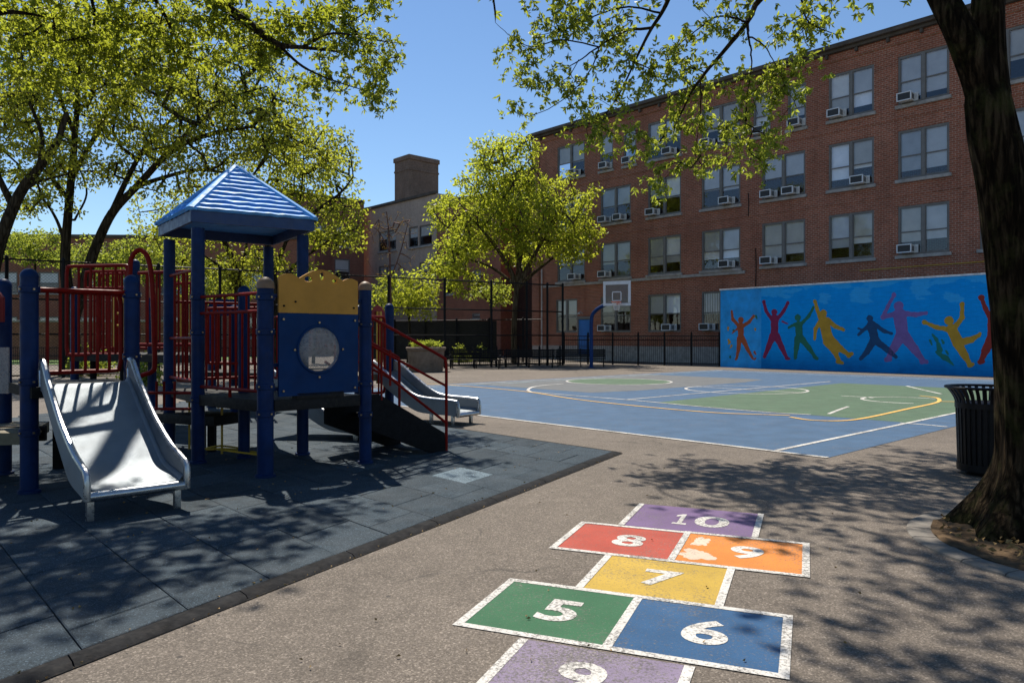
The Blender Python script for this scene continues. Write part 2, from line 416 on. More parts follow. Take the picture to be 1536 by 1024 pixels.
class MB:
    def __init__(s): s.v = []; s.f = []; s.tone = None
    def add(s, vs, fs):
        o = len(s.v); s.v += [tuple(p) for p in vs]; s.f += [tuple(i + o for i in f) for f in fs]; return s
    def box(s, c, d, rz=0, bevel=0, R=None):
        c = Vector(c); hx, hy, hz = d[0] / 2, d[1] / 2, d[2] / 2
        R = R or Matrix.Rotation(rz, 3, 'Z')
        if bevel:
            bm = bmesh.new(); bmesh.ops.create_cube(bm, size=1)
            for v in bm.verts: v.co = Vector((v.co.x * d[0], v.co.y * d[1], v.co.z * d[2]))
            bmesh.ops.bevel(bm, geom=bm.edges[:], offset=bevel, segments=2, affect='EDGES', profile=.6)
            bm.verts.ensure_lookup_table(); bm.verts.index_update()
            s.add([c + R @ v.co for v in bm.verts], [[v.index for v in f.verts] for f in bm.faces]); bm.free(); return s
        P = [Vector((x, y, z)) for z in (-hz, hz) for y in (-hy, hy) for x in (-hx, hx)]
        return s.add([c + R @ p for p in P], [(0, 2, 3, 1), (4, 5, 7, 6), (0, 1, 5, 4), (2, 6, 7, 3), (0, 4, 6, 2), (1, 3, 7, 5)])
    def bar(s, a, b, w, h, bevel=0):      # box from a to b
        a, b = Vector(a), Vector(b); d = b - a; L = d.length; x = d / L
        up = Vector((0, 0, 1)) if abs(x.z) < .95 else Vector((0, 1, 0))
        y = up.cross(x).normalized(); z = x.cross(y)
        R = Matrix((x, y, z)).transposed()
        return s.box((a + b) / 2, (L, w, h), R=R, bevel=bevel)
    def tube(s, pts, r, seg=8, cap=True, closed=False):
        pts = [Vector(p) for p in pts]; n = len(pts)
        rr = r if isinstance(r, (list, tuple)) else [r] * n
        o = len(s.v); prev = None
        for i, p in enumerate(pts):
            if closed: t = (pts[(i + 1) % n] - pts[i - 1])
            else: t = pts[min(i + 1, n - 1)] - pts[max(i - 1, 0)]
            if t.length < 1e-9: t = Vector((0, 0, 1))
            t.normalize()
            if prev is None:
                u = t.orthogonal().normalized()
            else:
                u = (prev - t * prev.dot(t))
                u = u.normalized() if u.length > 1e-6 else t.orthogonal().normalized()
            prev = u; w = t.cross(u)
            for k in range(seg):
                a = 2 * PI * k / seg
                s.v.append(tuple(p + (u * math.cos(a) + w * math.sin(a)) * rr[i]))
        m = n if closed else n - 1
        for i in range(m):
            j = (i + 1) % n
            for k in range(seg):
                q = (k + 1) % seg
                s.f.append((o + i * seg + k, o + i * seg + q, o + j * seg + q, o + j * seg + k))
        if cap and not closed:
            s.f.append(tuple(o + k for k in range(seg))[::-1]); s.f.append(tuple(o + (n - 1) * seg + k for k in range(seg)))
        return s
    def lathe(s, prof, c=(0, 0, 0), seg=24):
        c = Vector(c); o = len(s.v); n = len(prof)
        for r, z in prof:
            for k in range(seg):
                a = 2 * PI * k / seg
                s.v.append((c.x + r * math.cos(a), c.y + r * math.sin(a), c.z + z))
        for i in range(n - 1):
            for k in range(seg):
                q = (k + 1) % seg
                s.f.append((o + i * seg + k, o + i * seg + q, o + (i + 1) * seg + q, o + (i + 1) * seg + k))
        s.f.append(tuple(o + k for k in range(seg))[::-1]); s.f.append(tuple(o + (n - 1) * seg + k for k in range(seg)))
        return s
    def prism(s, poly, o, ax, ay, t):     # polygon in plane (ax, ay) at o, thickness vector t
        o, ax, ay, t = Vector(o), Vector(ax), Vector(ay), Vector(t); n = len(poly)
        A = [o + ax * x + ay * y for x, y in poly]
        return s.add(A + [p + t for p in A], [tuple(range(n))[::-1], tuple(range(n, 2 * n))] + [(i, (i + 1) % n, n + (i + 1) % n, n + i) for i in range(n)])
    def slab(s, pts, z0, z1):
        n = len(pts)
        return s.add([(p[0], p[1], z0) for p in pts] + [(p[0], p[1], z1) for p in pts],
                     [tuple(range(n))[::-1], tuple(range(n, 2 * n))] + [(i, (i + 1) % n, n + (i + 1) % n, n + i) for i in range(n)])
    def sheet(s, pts, z): return s.add([(p[0], p[1], z) for p in pts], [tuple(range(len(pts)))])
    def strip(s, pts, w, z, closed=False):  # flat painted line on the ground
        P = [Vector((p[0], p[1], 0)) for p in pts]; n = len(P); o = len(s.v)
        for i in range(n):
            a = P[i - 1] if (i or closed) else P[0]; b = P[(i + 1) % n] if (i < n - 1 or closed) else P[-1]
            t = (b - a).normalized(); nn = Vector((-t.y, t.x, 0)) * w / 2
            s.v.append(tuple(P[i] + nn + Vector((0, 0, z)))); s.v.append(tuple(P[i] - nn + Vector((0, 0, z))))
        for i in range(n if closed else n - 1):
            j = (i + 1) % n
            s.f.append((o + 2 * i, o + 2 * i + 1, o + 2 * j + 1, o + 2 * j))
        return s
    def build(s, name, mat, parent=None, local=False, smooth=True, loc=None):
        me = bpy.data.meshes.new(name)
        vs = s.v
        if parent is not None:
            if not local:
                inv = rmat(parent).inverted(); vs = [tuple(inv @ Vector(p)) for p in vs]
        else:
            L = Vector(loc) if loc is not None else None
            if L is not None: vs = [tuple(Vector(p) - L) for p in vs]
        me.from_pydata(vs, [], s.f); me.update()
        bm = bmesh.new(); bm.from_mesh(me); bmesh.ops.recalc_face_normals(bm, faces=bm.faces[:]); bm.to_mesh(me); bm.free()
        if smooth and len(s.f) > 1:
            me.polygons.foreach_set('use_smooth', [True] * len(me.polygons))
            me.set_sharp_from_angle(angle=math.radians(32))
        if s.tone:
            a = me.attributes.new('tone', 'FLOAT', 'POINT'); a.data.foreach_set('value', s.tone)
        me.materials.append(mat)
        o = bpy.data.objects.new(name, me); COL.objects.link(o)
        if parent is not None: o.parent = parent
        elif loc is not None: o.location = loc
        return o

def copy_tree(o, parent=None):
    c = o.copy(); COL.objects.link(c)
    if parent is not None: c.parent = parent
    for ch in list(o.children): copy_tree(ch, c)
    return c

def curve_pts(P, n=8):                    # Catmull-Rom through points
    P = [Vector(p) for p in P]
    if len(P) < 3: return P
    Q = [P[0] * 2 - P[1]] + P + [P[-1] * 2 - P[-2]]; out = []
    for i in range(1, len(Q) - 2):
        a, b, c, d = Q[i - 1], Q[i], Q[i + 1], Q[i + 2]
        for k in range(n):
            t = k / n
            out.append(.5 * ((2 * b) + (c - a) * t + (2 * a - 5 * b + 4 * c - d) * t * t + (3 * b - a - 3 * c + d) * t ** 3))
    return out + [P[-1]]

# ------------------------------------------------------------------ camera, light, sky
cam = bpy.data.cameras.new('camera'); co = bpy.data.objects.new('camera', cam); COL.objects.link(co)
co.location = (0, 0, CAMH); co.rotation_euler = (PI / 2, 0, 0)
cam.sensor_fit = 'HORIZONTAL'; cam.sensor_width = 36; cam.lens = 36 * F / 1536
cam.shift_y = -(512 - HZ) / 1536
cam.clip_start = .05; cam.clip_end = 3000
S.camera = co
ELEV = math.radians(56); AZ = math.atan2(-.39, .92)      # from +Y towards +X
sd = Vector((math.sin(AZ) * math.cos(ELEV), math.cos(AZ) * math.cos(ELEV), math.sin(ELEV)))
sl = bpy.data.lights.new('sun', 'SUN'); sl.energy = 5.0; sl.angle = math.radians(.55); sl.color = (1, .93, .82)
so = bpy.data.objects.new('sun', sl); COL.objects.link(so)
so.rotation_euler = (-sd).to_track_quat('-Z', 'Y').to_euler(); so.location = sd * 60
w = bpy.data.worlds.new('World'); S.world = w; w.use_nodes = True
nt = w.node_tree; nt.nodes.clear()
sky = nt.nodes.new('ShaderNodeTexSky'); sky.sky_type = 'NISHITA'; sky.sun_disc = False
sky.sun_elevation = ELEV; sky.sun_rotation = AZ
sky.air_density = 1.15; sky.dust_density = 0; sky.ozone_density = 6.5
bg = nt.nodes.new('ShaderNodeBackground'); bg.inputs[1].default_value = .092
wo = nt.nodes.new('ShaderNodeOutputWorld')
nt.links.new(sky.outputs[0], bg.inputs[0]); nt.links.new(bg.outputs[0], wo.inputs[0])
S.view_settings.view_transform = 'Standard'; S.view_settings.look = 'None'
S.view_settings.exposure = .42; S.view_settings.gamma = 1
S.cycles.max_bounces = 8; S.cycles.transparent_max_bounces = 16; S.cycles.transmission_bounces = 6
S.cycles.caustics_reflective = False; S.cycles.caustics_refractive = False
S.cycles.use_denoising = True

# ------------------------------------------------------------------ ground
gb = MB()
gb.sheet([(-500, -60), (500, -60), (500, 800), (-500, 800)], 0)
tag(gb.build('ground', M['asphalt']), kind='structure')
b = MB(); b.sheet([(-60, 43), (-21, 43), (-20, 62), (-60, 62)], .004)
tag(b.build('lawn', M['lawn']), kind='structure')

# court -------------------------------------------------------------
U = Vector((.675, -.737, 0)).normalized(); V = Vector((.737, .675, 0)).normalized()
C0 = G(1240, 687)
def ct(u, v): return C0 + U * u + V * v
b = MB(); b.sheet([ct(-15.4, 0), ct(0, 0), ct(0, 22.2), ct(-15.4, 22.2)], .004)
court = tag(b.build('court', M['court_blue']), kind='structure')
def cpart(name, mat, pts=None, z=.006, line=None, w=.085, closed=False):
    m = MB()
    if line is not None: m.strip(line, w, z, closed)
    else: m.sheet(pts, z)
    return m.build(name, M[mat], court)
cpart('green_key', 'court_green', [ct(-6.4, 5.0), ct(-.74, 5.0), ct(-.74, 16), ct(-6.7, 16)])
gz = [ct(-15.0, 6.3), ct(-9.6, 6.3), ct(-9.2, 8), ct(-9.2, 14), ct(-9.6, 16), ct(-15.0, 16)]
cpart('grey_key', 'court_grey', gz)
def circ(u, v, r, a0=0, a1=2 * PI, n=64): return [ct(u + r * math.cos(a0 + (a1 - a0) * i / n), v + r * math.sin(a0 + (a1 - a0) * i / n)) for i in range(n + (0 if a1 - a0 > 6.28 else 1))]
cpart('green_circle', 'court_green', circ(-12.5, 11.1, 1.85), .0075)
L1 = .009
cpart('white_line', 'line_white', line=circ(-12.5, 11.1, 1.85), z=L1, closed=True)
cpart('white_line', 'line_white', line=circ(-7.3, 10.7, 1.75), z=L1, closed=True)
cpart('white_line', 'line_white', line=circ(-2.6, 10.2, 1.0, 1.2, 5.2), z=L1)
cpart('white_line', 'line_white', line=[ct(-15.4, .03), ct(0, .03)], w=.09, z=L1)
cpart('white_line', 'line_white', line=[ct(-.74, .1), ct(-.74, 22)], w=.075, z=L1 + .0008)
cpart('white_line', 'line_white', line=[ct(-15.0, .1), ct(-15.0, 22)], w=.085, z=L1 + .0008)
cpart('white_line', 'line_white', line=[ct(-15.3, 21.4), ct(-.2, 21.4)], w=.085, z=L1)
cpart('white_line', 'line_white', line=[ct(-7.4, 5.2), ct(-7.35, 16.6)], w=.075, z=L1 + .0016)
cpart('white_line', 'line_white', line=[ct(-9.0, 10.7), ct(-5.6, 10.7)], w=.075, z=L1 + .0008)
def gl(*P): return curve_pts([G(*p) for p in P], 8)
cpart('white_line', 'line_white', line=gl((796, 588), (860, 593.5), (943, 600), (1060, 611), (1150, 618.5), (1216, 622.3)), w=.075, z=L1 + .0022)
cpart('white_line', 'line_white', line=gl((796, 588), (792, 585), (800, 580.5), (822, 577.5), (845, 576)), w=.09, z=L1 + .0028)
cpart('white_line', 'line_white', line=gl((1350, 634.5), (1385, 637), (1421, 640.5)), w=.075, z=L1)
cpart('orange_line', 'line_orange', line=gl((640, 576.5), (672, 577.5), (730, 582), (796, 588.5), (860, 598.5), (943, 608), (1060, 618.5), (1140, 622), (1185, 623.5)), w=.08, z=L1 + .0036)
cpart('orange_line', 'line_orange', line=gl((1185, 626), (1216, 630.5), (1262, 631.5), (1300, 627), (1360, 614), (1398, 606), (1409, 601.5), (1404, 596.8), (1380, 594)), w=.085, z=L1 + .0044)
cpart('orange_line', 'line_orange', line=[G(1410, 602.5), G(1434, 603)], w=.075, z=L1 + .0044)
cpart('white_line', 'line_white', line=gl((1262, 594), (1285, 595), (1310, 597)), w=.085, z=L1)
cpart('white_line', 'line_white', line=gl((1360, 579), (1385, 585), (1412, 591)), w=.085, z=L1)
cpart('white_line', 'line_white', line=gl((1243, 621), (1258, 615), (1272, 610)), w=.075, z=L1)
cpart('pale_line', 'line_pale', line=[ct(-14.4, .9), ct(-14.4, 20.6), ct(-1.2, 20.6)], w=.1, z=L1)

# blue sheet under the mat, painting its sunlit sheen behind the play structure
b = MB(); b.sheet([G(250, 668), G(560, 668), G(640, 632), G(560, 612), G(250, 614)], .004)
tag(b.build('painted_mat_sheen', M['court_blue']), kind='structure')

# rubber mat ---------------------------------------------------------
E1 = Vector((.483, .876, 0)).normalized(); D1 = Vector((.675, -.737, 0)).normalized()
MC = G(928, 680)                          # far right corner
def mt(e, d): return MC + E1 * e - D1 * d  # e along the edge (negative towards the camera), d inward
b = MB(); b.sheet([mt(.04, -.05), mt(.04, 12), mt(-13, 12), mt(-13, -.05)], .006)
mat_root = tag(b.build('rubber_mat', M['joint']), kind='structure')
tile = MB(); tile.tone = []
ang = E1.angle(D1); TW = .60
pale = MB(); pale.tone = []
pc = G(692, 712); best = None
cells = []
for i in range(22):
    for j in range(21):
        e1 = -i * TW - .02; e0 = e1 - TW + .007
        d0 = .10 + j * TW - (.3 if i % 2 else 0); d1 = d0 + TW - .007
        d0 = max(d0, .10)
        e1 = min(e1, -.02)
        if e1 - e0 < .05 or d0 < 0: continue
        cells.append((e0, e1, d0, d1))
def inside(c):
    for (a, bb) in ((c[0], c[2]),):
        rel = pc - MC
        det = E1.x * (-D1.y) - (-D1.x) * E1.y
        e = (rel.x * (-D1.y) - (-D1.x) * rel.y) / det; d = (E1.x * rel.y - E1.y * rel.x) / det
        return c[0] < e < c[1] and c[2] < d < c[3]
for c in cells:
    e0, e1, d0, d1 = c
    m = pale if inside(c) else tile
    h = .024 + random.uniform(-.002, .002); be = .008
    P = [mt(e0, d0), mt(e1, d0), mt(e1, d1), mt(e0, d1)]
    Q = [mt(e0 + be, d0 + be), mt(e1 - be, d0 + be), mt(e1 - be, d1 - be), mt(e0 + be, d1 - be)]
    if P[0].y < -1: continue
    tl = random.uniform(-.0015, .0015)
    m.add([(p.x, p.y, .007) for p in P] + [(p.x, p.y, h - .004) for p in P] + [(q.x, q.y, h + tl * (1 if k < 2 else -1)) for k, q in enumerate(Q)],
          [(k, (k + 1) % 4, 4 + (k + 1) % 4, 4 + k) for k in range(4)] + [(4 + k, 4 + (k + 1) % 4, 8 + (k + 1) % 4, 8 + k) for k in range(4)] + [(8, 9, 10, 11)])
    m.tone += [random.random()] * 12
tile.build('rubber_tiles', M['rubber'], mat_root, smooth=False)
pale.build('pale_tile', M['rubber_pale'], mat_root, smooth=False)
b = MB(); e = 0.0
while e > -13:                             # black ramped edging, one piece per length
    L = random.uniform(.9, 1.25); jit = random.uniform(-.004, .004)
    a0, a1 = mt(e, .085 + jit), mt(e - L + .008, .085 + jit); o0, o1 = mt(e, -.045 + jit), mt(e - L + .008, -.045 + jit); m0, m1 = mt(e, -.01 + jit), mt(e - L + .008, -.01 + jit)
    b.add([(a0.x, a0.y, .026), (a1.x, a1.y, .026), (m1.x, m1.y, .024), (m0.x, m0.y, .024), (o1.x, o1.y, .005), (o0.x, o0.y, .005), (a0.x, a0.y, .002), (a1.x, a1.y, .002)],
          [(0, 1, 2, 3), (3, 2, 4, 5), (0, 3, 5, 6), (1, 7, 4, 2)])
    e -= L
b.build('edging', M['mat_edge'], mat_root)
b = MB()
for d in np.arange(0, 5.5, 1.0):
    a0, a1, o0, o1 = mt(-.005, d - .04), mt(-.005, d + .95), mt(.07, d - .04), mt(.07, d + .95)
    b.add([(a0.x, a0.y, .025), (a1.x, a1.y, .025), (o1.x, o1.y, .005), (o0.x, o0.y, .005)], [(0, 1, 2, 3)])
b.build('edging', M['mat_edge'], mat_root)

# hopscotch -----------------------------------------------------------
HO = G(685, 938); HA = Vector((.927, -.374, 0)).normalized(); HB = Vector((.374, .927, 0)).normalized()
hop = thing('hopscotch', 'painted hopscotch grid of coloured numbered squares on the asphalt', 'hopscotch', HO, math.atan2(HA.y, HA.x))
try:
    fnt = bpy.data.fonts.load('<builtin>')
except Exception:
    fnt = None
DG = None
def digit_mesh(txt, size, mat, cx, cy, z, parent, name='number', sx=1.15, stroke=.012, rot=0.0, shear=0.0):
    cu = bpy.data.curves.new('number', 'FONT'); cu.body = txt; cu.size = size; cu.offset = stroke
    cu.align_x = 'CENTER'; cu.align_y = 'CENTER'; cu.resolution_u = 6
    o = bpy.data.objects.new('number_source', cu); COL.objects.link(o)
    dg = bpy.context.evaluated_depsgraph_get(); me = bpy.data.meshes.new_from_object(o.evaluated_get(dg))
    bpy.data.objects.remove(o)
    xs = [v.co.x for v in me.vertices]; ys = [v.co.y for v in me.vertices]
    mx, my = (min(xs) + max(xs)) / 2, (min(ys) + max(ys)) / 2
    R = Matrix.Rotation(rot, 2)
    for v in me.vertices:
        p = R @ Vector(((v.co.x - mx) * sx, (v.co.y - my)))
        v.co = (cx + p.x + shear * p.y, cy + p.y, z)
    me.materials.clear(); me.materials.append(mat)
    ob = bpy.data.objects.new(name, me); COL.objects.link(ob); ob.parent = parent
    return ob
def rect(m, x0, y0, x1, y1, z): m.add([(x0, y0, z), (x1, y0, z), (x1, y1, z), (x0, y1, z)], [(0, 1, 2, 3)])
HOPN = [0]
def hop_square(txt, col, a0, b0, a1, b1, size=.36, bw=.05, border=True, dx=0, dy=0, sides='LRTB', bmat='line_white'):
    m = MB(); rect(m, a0 + bw * .5, b0 + bw * .5, a1 - bw * .5, b1 - bw * .5, .003)
    sq = m.build('hopscotch_square', M['hop_' + col], hop, local=True, smooth=False)
    HOPN[0] += 1; m = MB(); z = .0042 + .0004 * HOPN[0]; h = bw / 2
    if 'B' in sides: rect(m, a0 - h, b0 - h, a1 + h, b0 + h, z)
    if 'T' in sides: rect(m, a0 - h, b1 - h, a1 + h, b1 + h, z)
    if 'L' in sides: rect(m, a0 - h, b0 + h, a0 + h, b1 - h, z)
    if sides == 'LR': m.build('border', M[bmat], sq, local=True, smooth=False); m = MB()
    if 'R' in sides: rect(m, a1 - h, b0 + h, a1 + h, b1 - h, z)
    m.build('border', M[bmat], sq, local=True, smooth=False)
    if txt == '10':
        mx, my, H_ = (a0 + a1) / 2 + dx, (b0 + b1) / 2 + dy, size * .72
        m = MB(); P = [(-.26, -.5), (.26, -.5), (.26, -.37), (.08, -.37), (.08, .5), (-.07, .5), (-.26, .36), (-.26, .22), (-.09, .30), (-.09, -.37), (-.26, -.37)]
        v = [(mx - .15 + x * H_ * .62, my + y * H_, .0055) for x, y in P]
        m.add(v, [(0, 1, 2, 3, 9, 10), (3, 4, 5, 8, 9), (5, 6, 7, 8)]); m.build('number', M['line_white'], sq, local=True, smooth=False)
        digit_mesh('0', size, M['line_white'], mx + .10, my, .0055, sq)
    elif txt: digit_mesh(txt, size, M['line_white'], (a0 + a1) / 2 + dx, (b0 + b1) / 2 + dy, .0055, sq)
    return sq
tag(hop_square('9', 'lilac', .40, -.80, 1.24, -.005, .42, dx=-.03, dy=.06, sides='LRB'), 'lilac worn hopscotch square at the bottom')
tag(hop_square('5', 'green', 0, .02, .82, .80, .44, dx=.04), 'green square numbered 5')
tag(hop_square('6', 'blue', .82, .02, 1.655, .80, .44, dx=.02, sides='RTB'), 'blue square numbered 6')
tag(hop_square('7', 'yellow', .44, .80, 1.28, 1.58, .42, dx=.02, sides='LR'), 'yellow square numbered 7')
tag(hop_square('8', 'red', .01, 1.58, .87, 2.38, .42, dx=.05), 'red square numbered 8')
s9 = tag(hop_square('9', 'orange', .87, 1.58, 1.745, 2.39, .42, dx=.04, sides='RTB'), 'orange square numbered 9')
tag(hop_square('10', 'violet', .32, 2.40, 1.375, 3.28, .50, dx=.06, dy=-.04, sides='LR'), 'violet square numbered 10')
m = MB()
for n_, (x, y, rx, ry) in enumerate(((1.00, 2.16, .07, .13), (1.02, 1.80, .13, .12))):
    poly = []
    for k in range(60):
        a = 2 * PI * k / 60; q = 1 + .5 * noise.noise(Vector((x * 3 + 1.6 * math.cos(a), y * 3 + 1.6 * math.sin(a), 2))) + .25 * noise.noise(Vector((5 * math.cos(a), 5 * math.sin(a), y)))
        poly.append((x + rx * q * math.cos(a), y + ry * q * math.sin(a), .0036))
    m.add(poly, [tuple(range(60))])
m.build('worn_patch', M['hop_worn'], s9, local=True, smooth=False)

# ------------------------------------------------------------------ school building
BO = Vector(((900 - CX) / F * 51, 51, 0)); BANG = math.atan2(U.y, U.x)
IN = Vector((.737, .675, 0)).normalized()
def fx(px, yin=0.0):                      # pixel column -> local x on a facade plane set back by yin
    o = BO + IN * yin; k = (px - CX) / F
    return (k * o.y - o.x) / (U.x - k * U.y)
def fz(px, py, yin=0.0):
    o = BO + IN * yin; t = fx(px, yin); Y = o.y + U.y * t
    return CAMH + (HZ - py) * Y / F

def facade(m, x0, x1, z0, z1, holes, y=0.0, depth=.16):
    xs = sorted({x0, x1, *[h[0] for h in holes], *[h[2] for h in holes]}); zs = sorted({z0, z1, *[h[1] for h in holes], *[h[3] for h in holes]})
    for i in range(len(xs) - 1):
        for j in range(len(zs) - 1):
            cx, cz = (xs[i] + xs[i + 1]) / 2, (zs[j] + zs[j + 1]) / 2
            if any(h[0] < cx < h[2] and h[1] < cz < h[3] for h in holes): continue
            m.add([(xs[i], y, zs[j]), (xs[i + 1], y, zs[j]), (xs[i + 1], y, zs[j + 1]), (xs[i], y, zs[j + 1])], [(0, 1, 2, 3)])
    for (a, c, bb, d) in holes:
        m.add([(a, y, c), (bb, y, c), (bb, y, d), (a, y, d), (a, y + depth, c), (bb, y + depth, c), (bb, y + depth, d), (a, y + depth, d)],
              [(0, 1, 5, 4), (1, 2, 6, 5), (2, 3, 7, 6), (3, 0, 4, 7)])

def make_window(parent, x0, z0, x1, z1, double=True, y=.07, sill=True, drops=None, bars=0):
    """window: frame mesh > glass, sill, one blind per sash (local facade coordinates)"""
    m = MB(); fw = .075; mw = .15; cx = (x0 + x1) / 2; d = .08; mz = z0 + (z1 - z0) * .47
    m.box((cx, y, z0 + fw / 2), (x1 - x0, d, fw)); m.box((cx, y, z1 - fw / 2), (x1 - x0, d, fw))
    for x in (x0 + fw / 2, x1 - fw / 2): m.box((x, y, (z0 + z1) / 2), (fw, d, z1 - z0 - 2 * fw))
    bays = [(x0 + fw, x1 - fw)]
    if double:
        m.box((cx, y - .012, (z0 + z1) / 2), (mw, d, z1 - z0 - 2 * fw)); bays = [(x0 + fw, cx - mw / 2), (cx + mw / 2, x1 - fw)]
    for a, bb in bays:
        m.box(((a + bb) / 2, y + .012, mz), (bb - a, .05, .055))
        m.box(((a + bb) / 2, y + .012, z0 + fw + .03), (bb - a, .04, .06)); m.box(((a + bb) / 2, y - .01, z1 - fw - .025), (bb - a, .04, .05))
        for x in (a + .022, bb - .022): m.box((x, y + .008, (z0 + z1) / 2), (.044, .04, z1 - z0 - 2 * fw - .12))
        for q in range(bars): m.box((a + (bb - a) * (q + 1) / (bars + 1), y - .035, (z0 + z1) / 2), (.02, .02, z1 - z0 - .2))
    wn = m.build('window', M['frame_grey'], parent, local=True)
    g = MB()
    for a, bb in bays:
        g.add([(a + .03, y + .028, z0 + fw + .03), (bb - .03, y + .028, z0 + fw + .03), (bb - .03, y + .028, mz), (a + .03, y + .028, mz)], [(0, 1, 2, 3)])
        g.add([(a + .03, y + .012, mz), (bb - .03, y + .012, mz), (bb - .03, y + .012, z1 - fw - .03), (a + .03, y + .012, z1 - fw - .03)], [(0, 1, 2, 3)])
    g.build('pane', M['glass'], wn, local=True, smooth=False)
    for i, (a, bb) in enumerate(bays):
        dr = drops[i] if drops else random.choice((.55, .62, .7, .78, .5))
        if dr <= 0: continue
        q = MB(); zb = z1 - (z1 - z0) * dr
        q.box(((a + bb) / 2, y + .10, (zb + z1) / 2), (bb - a, .01, z1 - zb)); q.box(((a + bb) / 2, y + .095, zb), (bb - a, .025, .03))
        q.build('blind', M[random.choice(('blind', 'blind', 'blind', 'blind_warm', 'blind_grey'))], wn, local=True, smooth=False)
    if sill:
        q = MB(); q.box((cx, -.04, z0 - .09), (x1 - x0 + .22, .2, .16), bevel=.012)
        q.build('sill', M['stone'], wn, local=True)
    return wn

school = thing('school_building', 'long four storey red brick school with rows of double windows', 'building', BO, BANG)
XL, XR, ZT = fx(799), 31.0, 16.75
SILL = [13.12, 9.42, 5.66, 1.95]; WH = 2.44
cols = {0: (836, 877), 1: (901, 946), 2: (972, 1021.5), 3: (1052.5, 1110.5), 4: (1143, 1208), 5: (1243, 1311), 6: (1347, 1424), 7: (1470, 1552), 8: (1610, 1710)}
wins = []                                 # (row, col, sub, x0, x1, double)
for r in range(4):
    for c, (p0, p1) in cols.items():
        if r == 0 and c == 1: wins += [(r, c, 0, fx(900), fx(919.5), False), (r, c, 1, fx(935.5), fx(954), False)]
        elif r == 0 and c == 4: wins += [(r, c, 0, fx(1130), fx(1156), False), (r, c, 1, fx(1181.5), fx(1209), False)]
        elif r == 3 and c == 0: wins.append((r, c, 0, fx(834), fx(866), True))
        else: wins.append((r, c, 0, fx(p0), fx(p1), True))
holes = [(x0, SILL[r], x1, SILL[r] + WH) for r, c, s_, x0, x1, d in wins]
door_x0, door_x1 = fx(866.3), fx(887.5)
holes.append((door_x0, .36, door_x1, 3.12))
PLZ = 1.02
m = MB(); facade(m, XL, XR, PLZ, ZT, [h for h in holes if h[1] > PLZ] + [(door_x0, PLZ, door_x1, 3.12)])
m.add([(XL, 0, 0), (XL, 14, 0), (XL, 14, ZT), (XL, 0, ZT)], [(0, 1, 2, 3)])
m.add([(XR, 0, 0), (XR, 14, 0), (XR, 14, ZT), (XR, 0, ZT)], [(0, 1, 2, 3)])
m.add([(XL, 14, 0), (XR, 14, 0), (XR, 14, ZT), (XL, 14, ZT)], [(0, 1, 2, 3)])
m.build('wall', M['brick'], school, local=True, smooth=False)
m = MB(); facade(m, XL, XR, 0, PLZ, [(door_x0, .0, door_x1, PLZ)], y=-.05, depth=.2)
m.add([(XL, -.05, PLZ), (door_x0, -.05, PLZ), (door_x0, 0, PLZ), (XL, 0, PLZ)], [(0, 1, 2, 3)])
m.add([(door_x1, -.05, PLZ), (XR, -.05, PLZ), (XR, 0, PLZ), (door_x1, 0, PLZ)], [(0, 1, 2, 3)])
m.build('plinth', M['stone'], school, local=True, smooth=False)
m = MB()
m.box(((XL + XR) / 2, -.12, ZT - .06), (XR - XL + .4, .34, .16), bevel=.03); m.box(((XL + XR) / 2, -.22, ZT + .09), (XR - XL + .6, .54, .14), bevel=.03)
m.box(((XL + XR) / 2, -.16, ZT + .23), (XR - XL + .4, .40, .14), bevel=.02)
m.build('cornice', M['cornice'], school, local=True)
m = MB(); m.box(((XL + XR) / 2, -.04, ZT - .34), (XR - XL + .06, .08, .38)); m.build('frieze', M['brick'], school, local=True)
x = XL + 1.0
while x < XR:
    m = MB(); m.box((x, -.15, ZT - .25), (.13, .20, .2)); x += 1.55; m.build('cornice_bracket', M['cornice'], school, local=True)
m = MB(); m.box(((XL + XR) / 2, 7, ZT - .05), (XR - XL - .2, 13.8, .2)); m.build('roof', M['roofing'], school, local=True)
m = MB(); m.box((XL + .37, -.04, (ZT - .6) / 2 + PLZ / 2), (.74, .08, ZT - .6 - PLZ)); m.build('corner_pier', M['brick'], school, local=True)
m = MB(); xa = door_x1 + .2
m.box((((XL + 1.2) + fx(1118)) / 2, -.045, SILL[2] - .26), (fx(1118) - XL - 1.2, .12, .17), bevel=.01); m.build('string_course', M['stone'], school, local=True)
m = MB(); m.box(((XL + .8 + XR) / 2, -.012, SILL[1] + WH + .65), (XR - XL - 1, .05, .10)); m.box(((XL + .8 + XR) / 2, -.012, SILL[2] + WH + .55), (XR - XL - 1, .04, .08)); m.build('brick_band', M['brick'], school, local=True)
m = MB(); xp = fx(814.5); m.tube([(xp, -.13, .2), (xp, -.13, fz(814, 404))], .055, 8); m.box((xp, -.08, 4.2), (.16, .12, .05)); m.build('downpipe', M['pipe_white'], school, local=True)
for px, y0, y1 in ((1134, 372, 430), (1123, 290, 325)):
    m = MB(); xq = fx(px); m.tube([(xq, -.05, fz(px, y1)), (xq + .03, -.05, (fz(px, y0) + fz(px, y1)) / 2), (xq, -.05, fz(px, y0))], .022, 6); m.build('conduit', M['iron'], school, local=True)
m = MB(); m.tube(curve_pts([(fx(1290), -.05, fz(1290, 406)), (fx(1380), -.06, fz(1380, 399)), (fx(1440), -.06, fz(1440, 395)), (fx(1530), -.06, fz(1530, 388))], 6), .02, 6); m.build('cable', M['yellow_rail'], school, local=True)
m = MB(); m.box(((door_x0 + door_x1) / 2, .07, 1.62), (door_x1 - door_x0 - .16, .06, 2.5), bevel=.01)
dr = m.build('door', M['door_blue'], school, local=True)
m = MB()
for xx in (door_x0 + .04, door_x1 - .04): m.box((xx, .06, 1.7), (.08, .12, 2.7))
